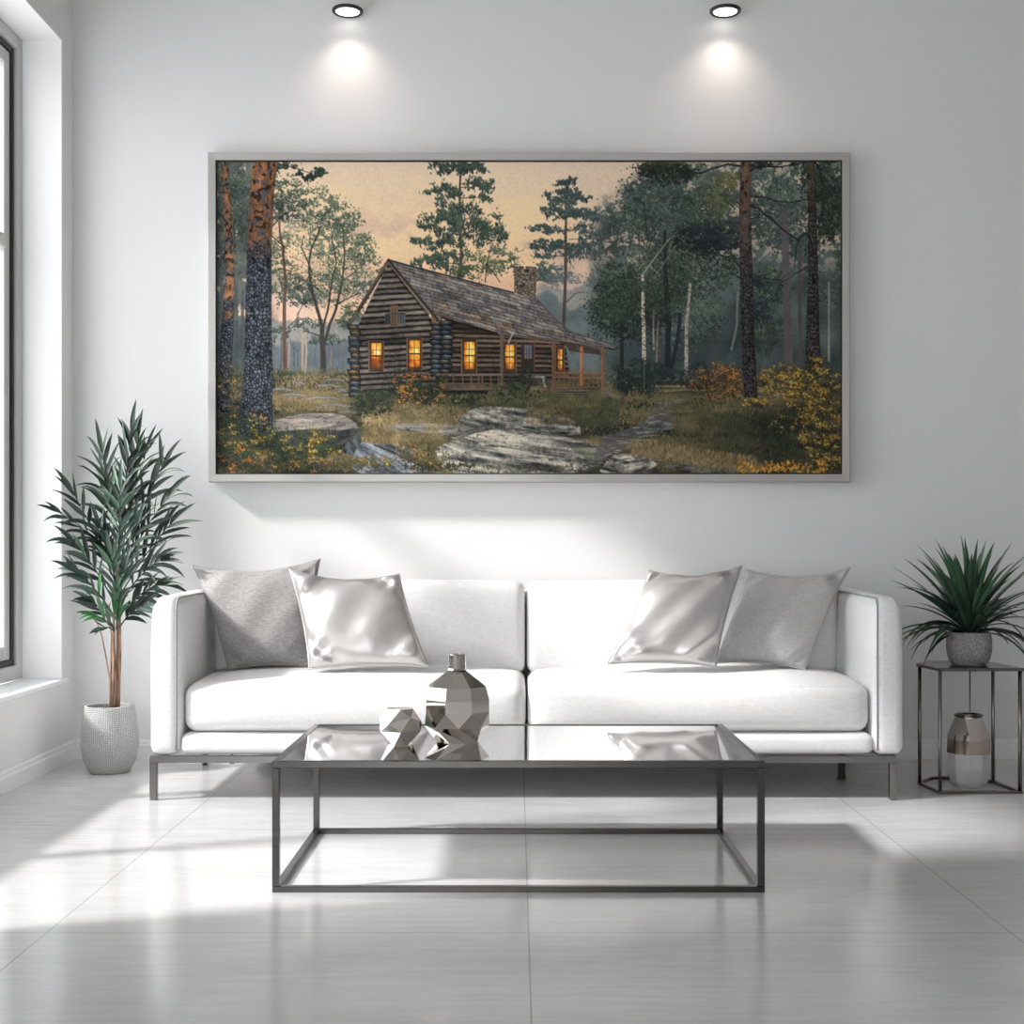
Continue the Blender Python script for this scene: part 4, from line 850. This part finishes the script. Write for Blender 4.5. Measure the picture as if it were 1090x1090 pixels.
c = Vector(((1031-VX)/F*4.83, 4.83, 0)); v3 = thing('floor_vase', 'faceted two-tone vase with pale lower half standing under the side table', 'vase', c)
bm = bmesh.new(); facet(bm, [(.052,0,0),(.068,.02,0),(.078,.07,0),(.0785,.122,0)], c, 10); obj('body', bm, M['ceramic'], v3)
bm = bmesh.new(); facet(bm, [(.0785,.1221,0),(.0785,.172,0)], c, 10, False); obj('band', bm, M['copper'], v3)
bm = bmesh.new(); facet(bm, [(.0785,.1721,0),(.074,.192,.0),(.046,.252,.5)], c, 10, False); obj('shoulder', bm, M['chrome'], v3)
bm = bmesh.new(); lathe(bm, [(.044,.2525),(.05,.254),(.052,.2575),(.049,.261),(.044,.261),(.042,.25),(.055,.17),(0,.168)], 24, c); obj('rim', bm, M['sidemetal'], v3, True)

# ---------------------------------------------------------------- plants
def blade(bm, lay, p0, d0, L, w, droop, tone, fold=.25, n=7, up=None, base=.35):
    # one strap leaf: starts at p0 along d0, bends down by droop; creased along its midrib
    p = Vector(p0); d = Vector(d0).normalized(); row = []; st = L/n
    for k in range(n+1):
        t = k/n; ww = w*(base+(1-base)*min(1,t*3.2))*(1-t**2.6)**.9 if k < n else .0004
        side = d.cross(up if up else Vector((0,0,1)))
        if side.length < .05: side = d.cross(Vector((0,1,0)))
        side.normalize(); nr = side.cross(d).normalized()
        row.append([bm.verts.new(p-side*ww/2+nr*ww*fold), bm.verts.new(p), bm.verts.new(p+side*ww/2+nr*ww*fold)])
        p = p+d*st; d = (d+Vector((0,0,-1))*droop*st*(1+t)).normalized()
    for A, B in zip(row, row[1:]):
        for a in (0,1):
            f = bm.faces.new((A[a],A[a+1],B[a+1],B[a])); f[lay] = max(0,min(1,tone+(.06 if a else -.04)))
def foliage(name, bm, lay, mt, parent):
    tones = [f[lay] for f in bm.faces]; me = bpy.data.meshes.new(name); bm.to_mesh(me); bm.free()
    a = me.attributes.new('tone', 'FLOAT', 'FACE'); a.data.foreach_set('value', tones); return link(name, me, mt, parent, True)
# palm in the corner
rd = random.Random(21)
pc = Vector(((117-VX)/F*5.13, 5.13, 0))
palm = thing('potted_palm', 'tall leafy palm in a white woven pot in the corner left of the sofa', 'plant', pc)
bm = bmesh.new(); lathe(bm, [(0,.004),(.07,.004),(.07,0),(.072,0),(.079,.008),(.099,.045),(.109,.10),(.108,.15),(.101,.21),(.093,.252),(.092,.257),(.085,.257),(.084,.25),(.095,.2),(.095,.19),(0,.19)], 56, pc); o = obj('pot', bm, M['woven_pot'], palm, True)
o.data.transform(Matrix.Translation(-pc)); o.matrix_parent_inverse = Matrix(); o.location = (0,0,0)
bm = bmesh.new(); lathe(bm, [(.0865,.236),(.05,.241),(.02,.245),(0,.246)], 32, pc); obj('soil', bm, M['soil'], palm, True)
bm = bmesh.new(); PD = 5.12
canes = [([(121,757),(122,720),(121,690),(121,660),(124,600)],.0095,5.12),([(125,757),(126.5,720),(127.5,690),(127,655),(130,600)],.010,5.13),([(117.5,757),(117,725),(113,700),(108,675),(100,655)],.004,5.10),([(119,757),(118,720),(118.5,680),(117,655)],.006,5.16),([(123,757),(123,720),(124.5,690),(125,655),(126,590),(134,520),(142,470)],.007,5.15)]
for pts, r, dd in canes: tube(bm, [at(x,y,dd) for x,y in pts], r, 8, [r*(1-.55*k/(len(pts)-1)) for k in range(len(pts))])
obj('cane', bm, M['cane'], palm, True)
bm = bmesh.new(); lay = bm.faces.layers.float.new('tone'); bs = bmesh.new()
def frond(a, b, bow, d0, d1, nl, ll, wl, tone=.4, spread=.75, start=.2):
    # a curved rib from pixel-measured base to tip, leaflets alternating along it
    A, B = at(*a, d0), at(*b, d1); mid = (A+B)/2+Vector((0,0,bow)); pts = []
    for k in range(9):
        t = k/8; pts.append(A*(1-t)**2+mid*2*t*(1-t)+B*t*t)
    tube(bs, pts, .003, 5, [.0034*(1-.8*k/8) for k in range(9)])
    for k in range(nl):
        t = start+(1-start)*(k+.5)/nl; p = A*(1-t)**2+mid*2*t*(1-t)+B*t*t; tg = ((mid-A)*(1-t)+(B-mid)*t).normalized()
        s = 1 if k%2 else -1; side = tg.cross(Vector((0,1,0))).normalized()
        d = tg*(1.0+.5*t)+side*s*spread*(1-.45*t)+Vector((rd.gauss(0,.12), rd.gauss(0,.38), rd.gauss(0,.1)))
        blade(bm, lay, p, d, ll*(.75+.5*rd.random())*(1-.3*abs(t-.55)), wl*(.8+.4*rd.random()), rd.uniform(1,8), tone+rd.gauss(0,.24), up=Vector((rd.gauss(0,.5),-1,rd.gauss(.4,.4))))
    blade(bm, lay, B, (B-mid), ll*.9, wl, 3, tone, up=Vector((0,-1,.3)))
fr_ = [((124,640),(146,470),.02,5.15,5.12,28,.145,.020,.35),((124,600),(140,458),.02,5.12,5.08,18,.135,.020,.3),((125,590),(109,482),.02,5.1,5.05,15,.15,.020,.3),((124,580),(112,510),.02,5.15,5.2,12,.13,.019,.4),
       ((123,620),(78,525),.03,5.1,4.93,12,.14,.020,.3),((122,600),(62,545),.045,5.08,4.90,7,.10,.015,.2),((121,640),(80,578),.03,5.1,4.95,12,.13,.019,.35),((121,655),(80,608),.035,5.08,4.94,11,.125,.019,.35),
       ((121,668),(98,640),.02,5.08,5.0,8,.11,.019,.5),((122,670),(102,655),.015,5.05,4.98,6,.10,.018,.95),((122,672),(108,668),.015,5.05,4.98,4,.08,.014,.6),
       ((128,600),(174,495),.035,5.12,5.1,14,.14,.020,.25),((129,610),(180,528),.035,5.1,5.04,12,.135,.020,.3),((130,630),(183,556),.03,5.12,5.12,12,.135,.019,.35),((129,640),(172,595),.04,5.08,4.98,12,.13,.020,.25),((128,655),(172,622),.045,5.1,5.0,12,.12,.020,.25),
       ((127,668),(152,645),.03,5.08,4.98,10,.11,.020,.25),((127,580),(156,480),.01,5.16,5.22,13,.13,.019,.35),((126,600),(128,520),.0,5.0,4.98,12,.13,.019,.55),((125,640),(118,590),.01,5.02,4.95,10,.12,.018,.6),((125,655),(132,610),.01,5.02,4.95,10,.12,.018,.5),((124,670),(126,640),.01,5.06,5.02,12,.09,.018,.95),
       ((126,640),(146,560),.0,5.1,5.0,13,.13,.019,.4),((124,620),(106,560),.0,5.1,5.0,12,.12,.019,.5)]
for a in fr_: frond(*a)
foliage('foliage', bm, lay, M['palm'], palm); obj('frond_stem', bs, M['palm'], palm, True)
# dracaena on the side table
pc = Vector(((1031.5-VX)/F*4.80, 4.80, .443))
dr = thing('potted_dracaena', 'spiky green plant in a rough grey pot on top of the side table', 'plant', pc)
bm = bmesh.new(); lathe(bm, [(0,0),(.056,0),(.062,.004),(.073,.025),(.0795,.055),(.0795,.09),(.075,.118),(.071,.12),(.069,.115),(.072,.09),(0,.088)], 48, pc); o = obj('pot', bm, M['grey_pot'], dr, True)
bm = bmesh.new(); lathe(bm, [(.069,.106),(.03,.112),(0,.114)], 24, pc); obj('soil', bm, M['soil'], dr, True)
bm = bmesh.new(); lay = bm.faces.layers.float.new('tone'); top = pc+Vector((0,0,.11))
for k in range(135):
    ring_ = k/135; az = k*2.39996+rd.gauss(0,.2); el = math.radians(2+82*(1-(1-ring_)**1.0)+rd.gauss(0,6)) if k < 118 else math.radians(rd.uniform(55,80))
    el = min(el, math.radians(86)); d = Vector((math.cos(az)*math.cos(el), math.sin(az)*math.cos(el)*.9, math.sin(el)))
    L = rd.uniform(.23,.33)*(1.08 if el > .5 else .9); 
    if d.y > .5: L *= .85
    if d.y < -.2 and abs(d.x) < .6 and d.z < .5: d = Vector((d.x, d.y*.6, .75)).normalized(); L *= .8
    blade(bm, lay, top+Vector((d.x*.03, d.y*.03, .005+.035*ring_)), d, L, rd.uniform(.018,.026)*(1.4 if el > .9 else 1), rd.uniform(1.5,4.5)*(1.6 if el < .5 else .5), .25+.45*ring_+rd.gauss(0,.2)+(.4 if rd.random() < .07 else 0), n=8)
foliage('foliage', bm, lay, M['dracaena'], dr)

# ---------------------------------------------------------------- light
w = bpy.data.worlds.new('daylight'); scene.world = w; w.use_nodes = True
bg = w.node_tree.nodes['Background']; bg.inputs['Color'].default_value = (.96,.98,1,1); bg.inputs['Strength'].default_value = WORLD
s = bpy.data.lights.new('sun', 'SUN'); s.energy = SUN; s.angle = math.radians(4.5); s.color = (1,.985,.96)
so = bpy.data.objects.new('sun', s); COL.objects.link(so); so.rotation_euler = Vector((1.3,.42,-1)).to_track_quat('-Z','Y').to_euler(); so.location = (-4,1,5)

# ---------------------------------------------------------------- camera
cam = bpy.data.cameras.new('camera'); co_ = bpy.data.objects.new('camera', cam); COL.objects.link(co_); scene.camera = co_
co_.location = (0,0,EYE); co_.rotation_euler = (PI/2,0,0); cam.sensor_width = 36; cam.lens = F/1090*36; cam.shift_x = -(VX-545)/1090; cam.shift_y = (VY-545)/1090; cam.clip_start = .05
vs = scene.view_settings; scene.display_settings.display_device = 'sRGB'; vs.view_transform = 'Standard'; vs.look = 'None'; vs.gamma = 1; vs.use_curve_mapping = False; vs.exposure = EXPO
